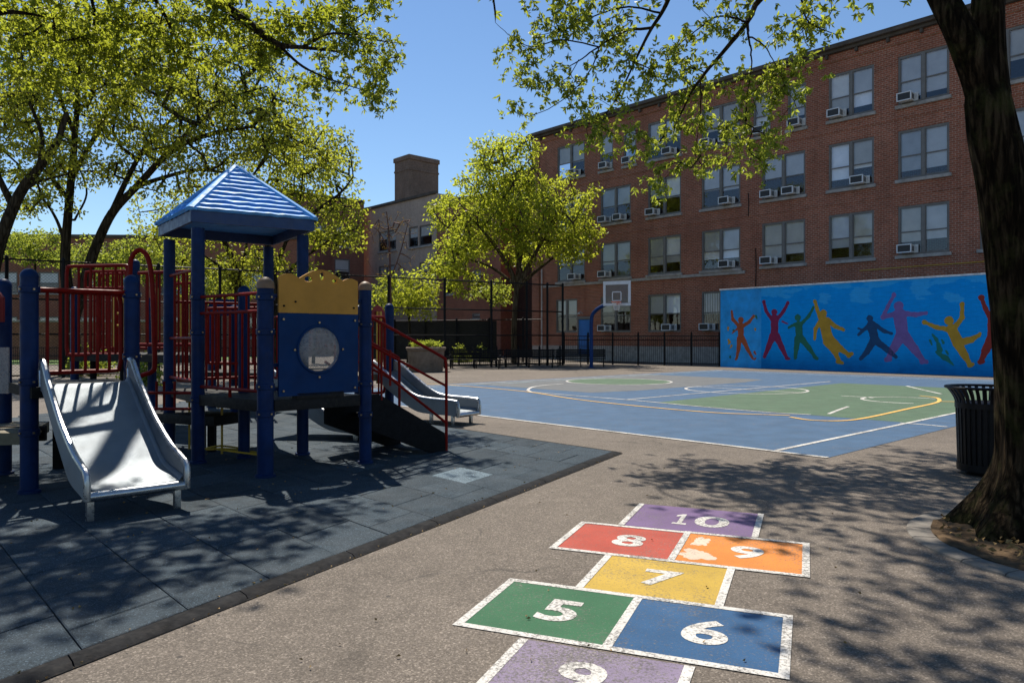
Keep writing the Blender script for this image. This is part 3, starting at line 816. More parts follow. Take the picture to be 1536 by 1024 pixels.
m.box(((door_x0 + door_x1) / 2, .06, 3.0), (door_x1 - door_x0, .14, .2)); m.build('door_frame', M['frame_grey'], dr, local=True)
m = MB(); m.box((door_x1 - .25, .02, 1.45), (.06, .06, .2), bevel=.01); m.build('handle', M['steel_rail'], dr, local=True)
m = MB(); m.box(((door_x0 + door_x1) / 2, -.6, .18), (1.7, 1.3, .36), bevel=.02); m.build('door_step', M['stone'], school, local=True)
m = MB(); m.tube([(door_x0 + .5, .0, 3.3), (door_x0 + .5, -.25, 3.42), (door_x0 + .5, -.4, 3.35)], .03, 6); m.lathe([(.03, 0), (.13, -.12), (.12, -.14)], (door_x0 + .5, -.42, 3.38), 12); m.build('door_lamp', M['pipe_white'], school, local=True)

ACS = {(0, 0, 0): 'R', (0, 1, 0): 'L', (0, 1, 1): 'L', (0, 2, 0): 'R', (0, 3, 0): 'LR', (0, 4, 0): 'R', (0, 4, 1): 'L', (0, 5, 0): 'L', (0, 6, 0): 'L', (0, 7, 0): 'L',
       (1, 1, 0): 'LR', (1, 2, 0): 'L', (1, 3, 0): 'R', (1, 4, 0): 'LR', (1, 5, 0): 'R',
       (2, 0, 0): 'R', (2, 1, 0): 'L', (2, 3, 0): 'R', (2, 4, 0): 'L', (2, 6, 0): 'L',
       (3, 1, 0): 'L', (3, 2, 0): 'R', (3, 3, 0): 'L'}
FLOORS = ['top floor', 'third floor', 'second floor', 'ground floor']
ORD = ['first', 'second', 'third', 'fourth', 'fifth', 'sixth', 'seventh', 'eighth', 'ninth']
AC_PROTO = None
def make_ac():
    r = thing('window_air_conditioner', 'x', 'air conditioner')
    m = MB(); m.box((0, .0, .21), (.62, .58, .40), bevel=.02); body = m.build('casing', M['ac_white'], r, local=True)
    m = MB()
    for z in (.025, .395): m.box((0, -.30, z), (.68, .05, .05), bevel=.01)
    for x in (-.315, .315): m.box((x, -.30, .21), (.05, .05, .32), bevel=.01)
    m.build('front_frame', M['white_paint'], r, local=True)
    m = MB(); m.box((0, -.292, .21), (.58, .01, .32))
    for q in range(9): m.box((0, -.30, .075 + q * .034), (.58, .012, .012))
    m.build('grille', M['grille'], r, local=True)
    m = MB()
    for s_ in (-1, 1):
        for q in range(4): m.box((s_ * .312, -.12 + q * .08, .21), (.008, .05, .26))
    m.build('side_vents', M['grille'], r, local=True)
    m = MB()
    m.box((.40, .19, .21), (.18, .03, .40)); m.build('side_curtain', M['ac_white'], r, local=True)
    return r
first = True
for (r, c, s_, x0, x1, dbl) in wins:
    z0 = SILL[r]
    if r == 3: drops = [(.45, .45), (.42, .42), (.5, .5), (.55, .55), (.5, .4), (.5, .5), (.5, .5), (.5, .5), (.5, .5)][c]
    elif r == 2: drops = [(.5, .5), (.6, .55), (.74, .7), (.72, .72), (.82, .75), (.72, .66), (.72, .7), (.7, .7), (.6, .6)][c]
    elif r == 1: drops = [(.5, .5), (.55, .5), (.5, .55), (.55, .6), (.5, .5), (.78, .6), (.82, .82), (.8, .75), (.6, .6)][c]
    else: drops = [(.5, .55), (.55, .55), (.6, .55), (.6, .6), (.7, .7), (.78, .8), (.85, .82), (.6, .6), (.6, .6)][c]
    if not dbl: drops = (drops[s_],)
    jx = random.uniform(-.02, .02)
    if r == 3 and c > 3: continue_sill = False
    make_window(school, x0, z0, x1, z0 + WH, dbl, drops=drops, sill=(r != 3), bars=(6 if (r == 3 and c == 3) else 0))
    for side in ACS.get((r, c, s_), ''):
        if AC_PROTO is None: AC_PROTO = make_ac(); a = AC_PROTO
        else: a = copy_tree(AC_PROTO)
        cx = (x0 + x1) / 2
        lx = (x0 + .44 if side == 'L' else cx + .46) if dbl else cx
        # keep the side curtain off the frame
        p = BO + U * lx + IN * -.17
        a.location = (p.x, p.y, z0 + .075); a.rotation_euler = (0, 0, BANG + random.uniform(-.02, .02))
        a['group'] = 'air conditioners in the school windows'
        if dbl:
            a['label'] = f"white window air conditioner in the {'left' if side == 'L' else 'right'} half of the {ORD[c]} {FLOORS[r]} double window bay"
        else:
            a['label'] = f"white air conditioner in the {'left' if s_ == 0 else 'right'} narrow top floor window, {ORD[c]} bay"

# ---- wings beyond
def wing(name, label, yin, px0, px1, zt, bmat, wlist, extra=None, depth=10):
    o = thing(name, label, 'building', BO + IN * yin, BANG)
    xa, xb = fx(px0, yin), fx(px1, yin)
    hs = [(fx(p[0], yin), fz((p[0] + p[1]) / 2, p[3], yin), fx(p[1], yin), fz((p[0] + p[1]) / 2, p[2], yin)) for p in wlist]
    m = MB(); facade(m, xa, xb, 0, zt, hs)
    for x in (xa, xb): m.add([(x, 0, 0), (x, depth, 0), (x, depth, zt), (x, 0, zt)], [(0, 1, 2, 3)])
    m.add([(xa, depth, 0), (xb, depth, 0), (xb, depth, zt), (xa, depth, zt)], [(0, 1, 2, 3)])
    m.build('wall', bmat, o, local=True, smooth=False)
    m = MB(); m.box(((xa + xb) / 2, -.03, zt + .1), (xb - xa, .3, .3), bevel=.03); m.build('parapet_cap', M['cornice'], o, local=True)
    m = MB(); m.box(((xa + xb) / 2, depth / 2, zt - .2), (xb - xa - .1, depth - .2, .2)); m.build('roof', M['roofing'], o, local=True)
    for i, h in enumerate(hs):
        make_window(o, *h, double=(h[2] - h[0]) > 2.2, drops=random.choice(((.5, .6), (.4, .5), (.6, .3))))
    return o, xa, xb
Y4 = 4.0
taupe, ta, tb = wing('taupe_wing', 'pale taupe brick wing with tall square chimney behind the fence', Y4, 541, 655, fz(629, 296, Y4), M['brick_taupe'],
                     [(568, 594, 346, 376), (613, 627, 340, 371), (629, 648, 337, 368), (629, 641, 393, 416), (643, 653, 392, 414), (568, 592, 398, 424)])
ycm = Y4 + 3.0
m = MB(); xc0, xc1 = fx(592, ycm), fx(613.5, ycm); zc = fz(613, 231, ycm)
cw = 4.0
m.box(((xc0 + xc1) / 2, 3.0 + cw / 2, (zc + 10) / 2), (xc1 - xc0, cw, zc - 10)); ch = m.build('chimney', M['brick_chimney'], taupe, local=True)
m = MB(); m.box(((xc0 + xc1) / 2, 3.0 + cw / 2, zc - .3), (xc1 - xc0 + .25, cw + .25, .5), bevel=.05)
m.box(((xc0 + xc1) / 2, 3.0 + cw / 2, zc - 1.6), (xc1 - xc0 + .12, cw + .12, .2)); m.build('chimney_cap', M['brick_chimney'], ch, local=True)
annex, _, _ = wing('brick_annex', 'red brick annex between the taupe wing and the long school', 3.6, 655.5, 751, fz(700, 300, 3.6), M['brick_far'],
                   [(709, 721, 405, 441), (708, 720, 469.5, 478), (668, 682, 405, 441)])
m = MB(); m.box((fx(713.5, 3.6), .02, 1.6), (1.0, .1, 3.0)); m.build('door', M['door_blue'], annex, local=True)
rec, _, _ = wing('dark_recess_block', 'dark shaded brick block in the recess behind the spreading tree', 5.5, 751.5, 812, fz(780, 262, 5.5), M['brick_recess_shade'], [], depth=6)

# far left wing facing the court
LO = at(546, 507, 80); LO.z = 0; LANG = math.atan2(.657, .754)
lw = thing('left_school_wing', 'shaded brown brick school wing behind the leafy trees', 'building', LO, LANG)
LL = 12.0; zt = 16.3
hl = []
for row in (12.4, 8.9, 5.4):
    for xx in (-2.6, -5.4, -8.2, -10.8): hl.append((xx - .9, row - 1.1, xx + .9, row + 1.1))
m = MB(); facade(m, -LL, 0, 0, zt, hl)
m.add([(-LL, 0, 0), (-LL, 9, 0), (-LL, 9, zt), (-LL, 0, zt)], [(0, 1, 2, 3)]); m.add([(-LL, 9, 0), (0, 9, 0), (0, 9, zt), (-LL, 9, zt)], [(0, 1, 2, 3)]); m.add([(0, 0, 0), (0, 9, 0), (0, 9, zt), (0, 0, zt)], [(0, 1, 2, 3)])
m.build('wall', M['brick_far'], lw, local=True, smooth=False)
m = MB(); m.box((-LL / 2, -.03, zt + .1), (LL, .3, .3), bevel=.03); m.build('parapet_cap', M['cornice'], lw, local=True)
m = MB(); m.box((-LL / 2, 4.5, zt - .2), (LL - .1, 8.8, .2)); m.build('roof', M['roofing'], lw, local=True)
for h in hl: make_window(lw, *h, double=False, drops=(random.choice((.3, .5, .6)),))
# low block at the far left
lb = thing('low_brick_block', 'low dark red brick block half hidden by trees', 'building', (-38, 66, 0), math.radians(3))
hl = [(x - .9, z, x + .9, z + 1.9) for x in np.arange(-18, 18, 3.6) for z in (1.6, 5.6)]
m = MB(); facade(m, -22, 20, 0, 10.6, hl); m.add([(20, 0, 0), (20, 8, 0), (20, 8, 10.6), (20, 0, 10.6)], [(0, 1, 2, 3)]); m.add([(-22, 8, 0), (20, 8, 0), (20, 8, 10.6), (-22, 8, 10.6)], [(0, 1, 2, 3)])
m.build('wall', M['brick_far'], lb, local=True, smooth=False)
m = MB(); m.box((-1, -.03, 10.7), (42, .3, .3), bevel=.03); m.box((-1, 4, 10.4), (41.8, 7.9, .2)); m.build('roof', M['cornice'], lb, local=True)
for h in hl: make_window(lb, *h, double=False, drops=(random.choice((.3, .5, .6)),))
# brick garden wall, low, at left behind the fence
b = MB()
b.box((-33.5, 53, 1.35), (23, .35, 2.7)); gw = thing('garden_wall', 'low dark brick wall behind the play structure', 'wall', (-33.5, 53, 0))
b.build('wall', M['brick_far'], gw)
b = MB(); b.box((-33.5, 53, 2.78), (23.2, .5, .14), bevel=.02); b.build('coping', M['stone'], gw)

# ------------------------------------------------------------------ mural wall
W0 = G(1080, 550); W1 = G(1495, 565); WD = (W1 - W0).normalized(); WANG = math.atan2(WD.y, WD.x)
def WP(px, py):
    k = (px - CX) / F; s_ = (k * W0.y - W0.x) / (WD.x - k * WD.y); Y = W0.y + WD.y * s_
    return s_, CAMH + (HZ - py) * Y / F
def Z7(x, y): return WP(1060 + .3125 * x, 400 + .3125 * y)
mural = thing('mural_wall', 'freestanding blue wall with mural of dancing coloured figures', 'mural wall', W0, WANG)
WLEN = 14.6; WZ = 4.12; seam = WP(1142, 500)[0]
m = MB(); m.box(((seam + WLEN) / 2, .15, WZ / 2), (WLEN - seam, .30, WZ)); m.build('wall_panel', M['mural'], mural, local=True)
m = MB(); m.box((seam / 2, .17, WZ / 2), (seam - .03, .30, WZ)); m.build('end_panel', M['mural_end'], mural, local=True)
m = MB(); m.box((WLEN / 2, .15, WZ + .035), (WLEN + .06, .38, .07), bevel=.01); m.build('coping', M['mural_coping'], mural, local=True)

def sdf_mesh(caps, y, mat, name, label, h=.028, k=.07, wob=.012):
    """one flat painted silhouette: smooth union of tapered strokes, contoured on a grid"""
    A = np.array([[a[0], a[1], b_[0], b_[1], ra, rb] for a, b_, ra, rb in caps])
    x0 = min(A[:, 0].min(), A[:, 2].min()) - .4; x1 = max(A[:, 0].max(), A[:, 2].max()) + .4
    z0 = min(A[:, 1].min(), A[:, 3].min()) - .4; z1 = max(A[:, 1].max(), A[:, 3].max()) + .4
    xs = np.arange(x0, x1, h); zs = np.arange(z0, z1, h); X, Z = np.meshgrid(xs, zs, indexing='ij')
    acc = np.zeros_like(X)
    for ax, az, bx, bz, ra, rb in A:
        dx, dz = bx - ax, bz - az; L2 = dx * dx + dz * dz + 1e-9
        t = np.clip(((X - ax) * dx + (Z - az) * dz) / L2, 0, 1)
        d = np.hypot(X - ax - t * dx, Z - az - t * dz) - (ra + (rb - ra) * t)
        acc += np.exp(-d / k * 3.2)
    D = -k / 3.2 * np.log(acc + 1e-30)
    D = D + wob * np.sin(X * 23 + 1.3 * np.sin(Z * 17)) * np.sin(Z * 19)
    vid = {}; m = MB()
    def vert(key, p):
        if key not in vid: vid[key] = len(m.v); m.v.append((p[0], y, p[1]))
        return vid[key]
    nx, nz = D.shape
    for i in range(nx - 1):
        for j in range(nz - 1):
            c = [(i, j), (i + 1, j), (i + 1, j + 1), (i, j + 1)]; d = [D[q] for q in c]
            if min(d) > 0: continue
            poly = []
            for q in range(4):
                a, b_ = c[q], c[(q + 1) % 4]; da, db = d[q], d[(q + 1) % 4]
                if da <= 0: poly.append(vert(a, (xs[a[0]], zs[a[1]])))
                if (da <= 0) != (db <= 0):
                    t = da / (da - db); key = (min(a, b_), max(a, b_))
                    poly.append(vert(key, (xs[a[0]] + t * (xs[b_[0]] - xs[a[0]]), zs[a[1]] + t * (zs[b_[1]] - zs[a[1]]))))
            if len(poly) > 2: m.f.append(tuple(poly))
    o = m.build(name, mat, mural, local=True, smooth=False)
    if label: o['label'] = label
    return o
PXM = {}
def fig(label, mat, strokes, y=-.004):
    caps = []
    for pts, r0, r1 in strokes:
        n = len(pts) - 1
        sc = .3125 * 34 / F                # zoom pixels -> metres, roughly, at the wall
        sx, _ = Z7(*pts[0]); Yd = W0.y + WD.y * sx; sc = .3125 * Yd / F
        if n == 0: P = Z7(*pts[0]); caps.append((P, (P[0] + .001, P[1]), r0 * sc, r0 * sc)); continue
        for i in range(n):
            ra = r0 + (r1 - r0) * i / n; rb = r0 + (r1 - r0) * (i + 1) / n
            caps.append((Z7(*pts[i]), Z7(*pts[i + 1]), ra * sc, rb * sc))
    return sdf_mesh(caps, y, M['mur_' + mat], 'painted_figure', label)
EL = -.004 + .02
fig('orange figure, arms up', 'orange', [([(163, 256)], 15, 15), ([(163, 285), (164, 345)], 17, 15), ([(152, 283), (124, 252), (120, 214)], 9, 6), ([(176, 283), (204, 264), (224, 236)], 9, 6),
     ([(156, 345), (152, 395), (143, 438)], 14, 6), ([(172, 345), (194, 392), (220, 440)], 14, 6), ([(143, 440), (138, 444)], 6, 5), ([(150, 295), (122, 318)], 5, 3)], EL)
fig('magenta figure, arms up', 'magenta', [([(325, 218)], 15, 15), ([(326, 250), (326, 330)], 20, 19), ([(310, 248), (285, 212), (275, 170)], 9, 7), ([(342, 248), (370, 212), (389, 175)], 9, 7), ([(275, 168)], 9, 9), ([(390, 174)], 8, 8),
     ([(316, 335), (297, 385), (277, 432)], 18, 8), ([(336, 335), (360, 385), (384, 436)], 18, 8), ([(384, 438), (396, 441)], 8, 6), ([(362, 262), (390, 274)], 4, 3)])
fig('green figure, one arm up', 'green', [([(437, 244)], 16, 16), ([(442, 280), (446, 345)], 19, 18), ([(424, 276), (394, 292)], 8, 6), ([(456, 272), (490, 238), (513, 194)], 9, 6),
     ([(436, 345), (430, 395), (425, 438)], 16, 8), ([(456, 345), (494, 393), (520, 432)], 16, 8), ([(520, 434), (530, 440)], 10, 8)])
fig('yellow figure, leaping with one arm up', 'yellow', [([(560, 224)], 18, 18), ([(562, 262), (582, 345)], 25, 26), ([(546, 248), (530, 205), (521, 168)], 10, 7), ([(520, 166)], 9, 9), ([(542, 268), (522, 300), (518, 346)], 11, 7),
     ([(582, 256), (616, 285), (656, 302)], 12, 8), ([(580, 360), (610, 398), (634, 448)], 23, 9), ([(630, 455), (652, 461)], 10, 8), ([(594, 350), (640, 392), (682, 422)], 22, 9), ([(682, 427), (698, 416)], 11, 8)])
fig('dark blue figure, running', 'navy', [([(783, 248)], 16, 16), ([(792, 280), (806, 350)], 22, 20), ([(776, 284), (728, 326)], 10, 7), ([(814, 280), (850, 308), (888, 320)], 10, 7), ([(728, 296), (744, 300)], 5, 3),
     ([(798, 358), (770, 408), (738, 442)], 18, 8), ([(816, 358), (864, 395), (908, 432)], 18, 9)])
fig('purple figure, throwing', 'purple', [([(922, 188)], 22, 22), ([(926, 232), (940, 325)], 31, 27), ([(905, 226), (845, 243)], 13, 9), ([(845, 243), (870, 190), (898, 138)], 9, 7), ([(899, 134)], 10, 10), ([(945, 224), (1002, 230), (1054, 222)], 13, 8),
     ([(928, 340), (896, 395), (872, 438)], 26, 11), ([(862, 446), (880, 444)], 11, 10), ([(952, 338), (1000, 398), (1036, 446)], 26, 11), ([(1034, 456), (1056, 456)], 11, 9)])
fig('yellow figure, kicking', 'gold', [([(1163, 258)], 21, 21), ([(1175, 300), (1206, 360)], 24, 24), ([(1158, 300), (1100, 290), (1048, 266)], 12, 8), ([(1044, 266)], 11, 11), ([(1196, 284), (1226, 245), (1226, 184)], 12, 8), ([(1226, 180)], 11, 11),
     ([(1206, 370), (1238, 425), (1262, 466)], 22, 10), ([(1260, 474), (1276, 468)], 10, 9), ([(1222, 362), (1268, 350), (1304, 330)], 19, 9), ([(1306, 328), (1312, 320)], 8, 6)])
fig('dark red figure, one arm up', 'red', [([(1396, 220)], 20, 20), ([(1380, 265), (1378, 340)], 28, 26), ([(1370, 258), (1338, 200), (1319, 152)], 12, 8), ([(1318, 147)], 13, 13), ([(1395, 258), (1430, 215), (1452, 170)], 12, 8),
     ([(1366, 350), (1340, 400), (1320, 446)], 24, 10), ([(1312, 458), (1324, 454)], 11, 10), ([(1390, 350), (1416, 405), (1436, 452)], 24, 10)])
fig('green splash beside the kicking figure', 'splash', [([(1085, 325), (1104, 352)], 5, 9), ([(1112, 372), (1120, 400)], 10, 12), ([(1104, 410), (1142, 436)], 7, 14), ([(1072, 352), (1080, 372)], 5, 4), ([(1152, 440), (1184, 472)], 11, 4), ([(1128, 350), (1136, 366)], 4, 6), ([(1150, 404), (1160, 420)], 5, 4)], -.002)
for (cc, pts) in (('yellow', [(104, 352), (118, 378), (232, 300), (102, 292), (226, 238), (110, 360)]), ('orange', [(228, 408), (232, 440)]), ('green', [(112, 432), (128, 305), (236, 236)])):
    fig(None, cc, [([p, (p[0] + random.uniform(-8, 8), p[1] + random.uniform(4, 14))], 6, 3) for p in pts], EL + .002 if cc != 'green' else EL + .001)
for o in mural.children:
    if o.name.startswith('painted_figure') and 'label' not in o: o.name = 'paint_splash'

# ------------------------------------------------------------------ fences
def fence_line(a, b, n): return [Vector(a).lerp(Vector(b), i / n) for i in range(n + 1)]
def chain_fence(label, A, B, posts, zt, rails, wire=.07, r=.0032):
    A, B = Vector((A[0], A[1], 0)), Vector((B[0], B[1], 0)); d = (B - A); L = d.length; d.normalize()
    t = thing('chain_link_fence', label, 'fence', A)
    for s_ in posts:
        p = A + d * s_
        m = MB(); m.tube([(p.x, p.y, 0), (p.x, p.y, zt + .08)], .065, 8); m.lathe([(.07, 0), (.07, .03), (.03, .08), (.0, .09)], (p.x, p.y, zt + .06), 8); m.build('post', M['iron'], t)
    for z in rails:
        m = MB(); m.tube([A + Vector((0, 0, z)), B + Vector((0, 0, z))], .035, 6); m.build('rail', M['iron'], t)
    m = MB(); o = 0; x = -zt
    n2 = Vector((-d.y, d.x, 0)) * .01
    while x < L:
        for sg in (1, -1):
            a0 = max(x, 0); a1 = min(x + zt, L)
            if a1 - a0 < .1: continue
            za, zb = (a0 - x), (a1 - x)
            if sg < 0: za, zb = zt - za, zt - zb
            p, q = A + d * a0 + n2 * sg, A + d * a1 + n2 * sg; p.z = max(.03, za); q.z = max(.03, zb)
            u = (q - p).normalized(); nv = Vector((-d.y, d.x, 0)) * r; w_ = u.cross(nv).normalized() * r
            m.add([p + nv, p + w_, p - nv, p - w_, q + nv, q + w_, q - nv, q - w_], [(0, 1, 5, 4), (1, 2, 6, 5), (2, 3, 7, 6), (3, 0, 4, 7)])
        x += wire * 1.4142
    m.build('wire_mesh', M['iron'], t, smooth=False)
    return t
FA, FB = Vector((-19.8, 27.4, 0)), Vector((2.4, 41.6, 0)); FD = (FB - FA).normalized()
def fpost(px):
    k = (px - CX) / F; return (k * FA.y - FA.x) / (FD.x - k * FD.y)
posts = [fpost(p) for p in (-60, 10, 95, 238, 330, 430, 505, 583, 667, 737, 790, 821, 844)]
chain_fence('tall black chain link fence along the far side of the playground', FA + FD * posts[0], FA + FD * posts[-1], [p - posts[0] for p in posts], 4.55, (4.55, 3.05, 1.7, .12), .085)
pf = chain_fence('black chain link fence with dark windscreen in front of the annex', at(548, 530, 52), at(812, 530, 47), np.arange(0, 13, 2.4), 2.75, (2.75, .1), .3)
A, B = at(548, 530, 52), at(745, 530, 48.4); m = MB(); dd = (B - A); dd.z = 0; dd.normalize(); nn = Vector((-dd.y, dd.x, 0))
A.z = B.z = 0
m.add([A + Vector((0, 0, .1)), B + Vector((0, 0, .1)), B + Vector((0, 0, 2.7)), A + Vector((0, 0, 2.7))], [(0, 1, 2, 3)]); m.build('windscreen', M['screen'], pf, smooth=False)

def picket_fence(label, A, B, npost, zt, gap=.115, name='picket_fence', finial=True):
    A, B = Vector((A[0], A[1], 0)), Vector((B[0], B[1], 0)); d = B - A; L = d.length; d.normalize(); rz = math.atan2(d.y, d.x)
    t = thing(name, label, 'fence', A)
    for i in range(npost + 1):
        p = A + d * (L * i / npost); m = MB(); m.box((p.x, p.y, zt / 2 + .06), (.085, .085, zt + .12), rz)
        if finial: m.box((p.x, p.y, zt + .15), (.05, .05, .08), rz)
        m.build('post', M['iron'], t)
    for z in (zt - .05, zt - .28 if zt > 1.3 else zt * .5, .14):
        m = MB(); m.bar(A + Vector((0, 0, z)), B + Vector((0, 0, z)), .035, .045); m.build('rail', M['iron'], t)
    m = MB(); n = int(L / gap)
    for i in range(n):
        p = A + d * (i + .5) * gap; m.box((p.x, p.y, zt / 2 + .02), (.016, .016, zt - .1), rz)
    m.build('pickets', M['iron'], t, smooth=False)
    return t
picket_fence('black iron picket fence between the basketball hoop and the mural wall', at(846, 545, 44.2), at(1079, 548, 40.4), 6, 1.72)
picket_fence('low black iron picket fence behind the benches', at(676, 553, 38.6), at(840, 549, 41.6), 5, .95)
picket_fence('low black picket fence along the lawn at far left', (-34, 43.5), (-14, 42.2), 10, 1.05)

# ------------------------------------------------------------------ benches
def make_bench():
    r = thing('park_bench', 'x', 'bench'); L = 2.7
    m = MB()
    for q in range(5): m.box((0, -.05 - q * .095, .45), (L, .075, .035), bevel=.006)
    m.build('seat', M['iron'], r, local=True)
    m = MB()
    for q in range(4): m.bar((-L / 2, .03 + q * .022, .58 + q * .105), (L / 2, .03 + q * .022, .58 + q * .105), .03, .085)
    m.build('backrest', M['iron'], r, local=True)
    for x in (-L / 2 + .12, 0, L / 2 - .12):
        m = MB(); m.bar((x, -.46, 0), (x, -.42, .44), .05, .06); m.bar((x, .06, 0), (x, .02, .44), .05, .06); m.bar((x, .02, .42), (x, .13, .98), .05, .05); m.bar((x, -.45, .43), (x, .05, .43), .05, .04)
        m.build('leg', M['iron'], r, local=True)
    for x in (-L / 2 + .05, L / 2 - .05):
        m = MB(); m.tube(curve_pts([(x, .1, .72), (x, -.15, .70), (x, -.42, .66), (x, -.46, .44)], 4), .022, 6); m.build('armrest', M['iron'], r, local=True)
    return r
bp = make_bench()
bd = [((714, 552.5, 37.6), 8, 'black slatted park bench nearest the concrete planter'), ((794, 551.5, 38.9), 9, 'black slatted park bench in front of the spreading tree trunk'), ((871, 550.5, 40.0), 10, 'black slatted park bench under the blue school door'), ((689, 547, 43.5), 14, 'black park bench set back beyond the picket fence')]
for i, (p, rz, lab) in enumerate(bd):
    q = at(*p); o = bp if i == 0 else copy_tree(bp)
    o.location = (q.x, q.y, 0); o.rotation_euler = (0, 0, math.radians(rz - 15)); o['label'] = lab; o['group'] = 'benches along the fence'

# ------------------------------------------------------------------ planter
pl = at(639, 556, 34.2); pl.z = 0
t = thing('concrete_planter', 'round brown concrete planter with low flowering plants on top', 'planter', pl)
m = MB(); m.lathe([(.76, 0), (.79, .05), (.86, .95), (.92, 1.0), (.94, 1.10), (.90, 1.14), (.82, 1.14), (.80, 1.05), (.0, 1.05)], pl, 40); m.build('bowl', M['planter'], t)
m = MB(); m.lathe([(.79, 1.03), (.7, 1.10), (.35, 1.18), (.0, 1.2)], pl, 24); m.build('soil', M['soil'], t)

def leaf_mesh(name, P, Dv, L, Wd, mat, parent=None, tone=None, curl=.25):
    """many small folded leaves as one mesh: P points (n,3), Dv directions (n,3)"""
    n = len(P); Dv = Dv / (np.linalg.norm(Dv, axis=1, keepdims=True) + 1e-9)
    rv = RNG.normal(size=(n, 3)); rv[:, 2] *= .5; side = np.cross(Dv, rv); side /= (np.linalg.norm(side, axis=1, keepdims=True) + 1e-9)
    up = np.cross(side, Dv)
    L = np.asarray(L).reshape(-1, 1) * (.7 + .6 * RNG.random((n, 1))); Wd = np.asarray(Wd).reshape(-1, 1) * (.75 + .5 * RNG.random((n, 1)))
    base = P; mid = P + Dv * L * .48; tip = P + Dv * L - up * L * curl
    a = mid + side * Wd * .5 + up * Wd * .22; c = mid - side * Wd * .5 + up * Wd * .22
    v = np.stack([base, a, tip, c], 1).reshape(-1, 3).astype(np.float32)
    if parent is not None:
        v = v - np.array(root_of(parent).location, dtype=np.float32)
    me = bpy.data.meshes.new(name); me.vertices.add(n * 4); me.vertices.foreach_set('co', v.ravel())
    idx = np.arange(n, dtype=np.int32)[:, None] * 4
    loops = np.concatenate([idx, idx + 1, idx + 2, idx, idx + 2, idx + 3], 1).ravel().astype(np.int32)
    me.loops.add(n * 6); me.loops.foreach_set('vertex_index', loops)
    me.polygons.add(n * 2); me.polygons.foreach_set('loop_start', np.arange(n * 2, dtype=np.int32) * 3)
    try: me.polygons.foreach_set('loop_total', np.full(n * 2, 3, np.int32))
    except Exception: pass
    me.update(calc_edges=True)
    at_ = me.attributes.new('tone', 'FLOAT', 'POINT')
    tv = np.clip((RNG.random(n) * .7 + .15) if tone is None else tone + RNG.normal(size=n) * .15, 0, 1)
    at_.data.foreach_set('value', np.repeat(tv, 4).astype(np.float32))
    me.materials.append(mat)
    o = bpy.data.objects.new(name, me); COL.objects.link(o)
    if parent is not None: o.parent = parent
    return o
def scatter_leaves(C, n, rad, flat=.75, droop=.25):
    """n leaves round each clump centre, pointing outwards and drooping"""
    C = np.asarray(C, float); k = len(C)
    off = RNG.normal(size=(k * n, 3)); off *= (np.abs(RNG.normal(size=(k * n, 1))) ** .4) / (np.linalg.norm(off, axis=1, keepdims=True) + 1e-9)
    off[:, 2] *= flat; off *= np.repeat(np.broadcast_to(np.asarray(rad, float).reshape(-1, 1), (k, 1)), n, 0)
    P = np.repeat(C, n, 0) + off
    Dv = off + RNG.normal(size=off.shape) * .35; Dv[:, 2] -= droop
    tone = np.repeat(RNG.random(k) * .6 + .2, n)
    return P, Dv, tone
q = []
for k in range(46):
    a = random.random() * 2 * PI; r_ = .72 * math.sqrt(random.random()); q.append((pl.x + r_ * math.cos(a), pl.y + r_ * math.sin(a), 1.17 + random.random() * .14))
P, Dv, tn = scatter_leaves(q, 22, .15); Dv[:, 2] += .6
leaf_mesh('plants', P, Dv, .12, .05, M['leaf_bg'], t, tn)

# ------------------------------------------------------------------ basketball hoop
hp = at(887, 552, 38.4); hp.z = 0
t = thing('basketball_hoop', 'basketball hoop with white framed backboard on blue curved pole', 'basketball hoop', hp)
bl = at(905, 440, 37.6); br = at(946, 440, 36.9)
bx = (br - bl); bx.z = 0; bw_ = bx.length; bx.normalize(); bn = Vector((bx.y, -bx.x, 0))   # towards the court
bc = (bl + br) / 2; zb, zt = at(926, 458.5, 37.2).z, at(926, 421.5, 37.2).z
top = bc + bn * -.12
m = MB(); m.tube(curve_pts([hp, hp + Vector((0, 0, 1.2)), hp + Vector((0, 0, 2.35)), hp + Vector((.1, -.05, 2.85)), hp.lerp(top, .45) + Vector((0, 0, 3.22 - hp.lerp(top, .45).z)), Vector((top.x, top.y, 3.40))], 6), .095, 12)
m.lathe([(.2, 0), (.2, .03), (.11, .04)], hp, 16); m.build('pole', M['hoop_blue'], t)
m = MB()
zc = (zb + zt) / 2; H_ = zt - zb; rz = math.atan2(bx.y, bx.x)
def bb(dx, z, wd, hh, th=.05, off=0): m.box(bc + bx * dx + bn * off + Vector((0, 0, z - bc.z)), (wd, th, hh), rz)
fw = .13
bb(0, zt - fw / 2 - .02, bw_, fw + .05); bb(0, zb + fw / 2, bw_, fw); bb(-bw_ / 2 + fw / 2, zc, fw, H_ - 2 * fw - .05); bb(bw_ / 2 - fw / 2, zc, fw, H_ - 2 * fw - .05)
bd_ = m.build('backboard', M['white_paint'], t)
m = MB(); bb(0, zc, bw_ - 2 * fw, H_ - 2 * fw, .02); m.build('clear_panel', M['board'], bd_)
m = MB(); iw, ih = .46, .44; iz = zb + .26 + ih / 2
for dz in (-ih / 2, ih / 2): bb(0, iz + dz, iw, .05, .012, .022)
for dx in (-iw / 2, iw / 2): bb(dx, iz, .05, ih - .05, .012, .022)
m.build('target_square', M['white_paint'], bd_)
rc = bc + bn * .38 + bx * .12; rz_ = zb + .17
m = MB(); ring = [(rc.x + .235 * math.cos(2 * PI * k / 24), rc.y + .235 * math.sin(2 * PI * k / 24), rz_) for k in range(24)]
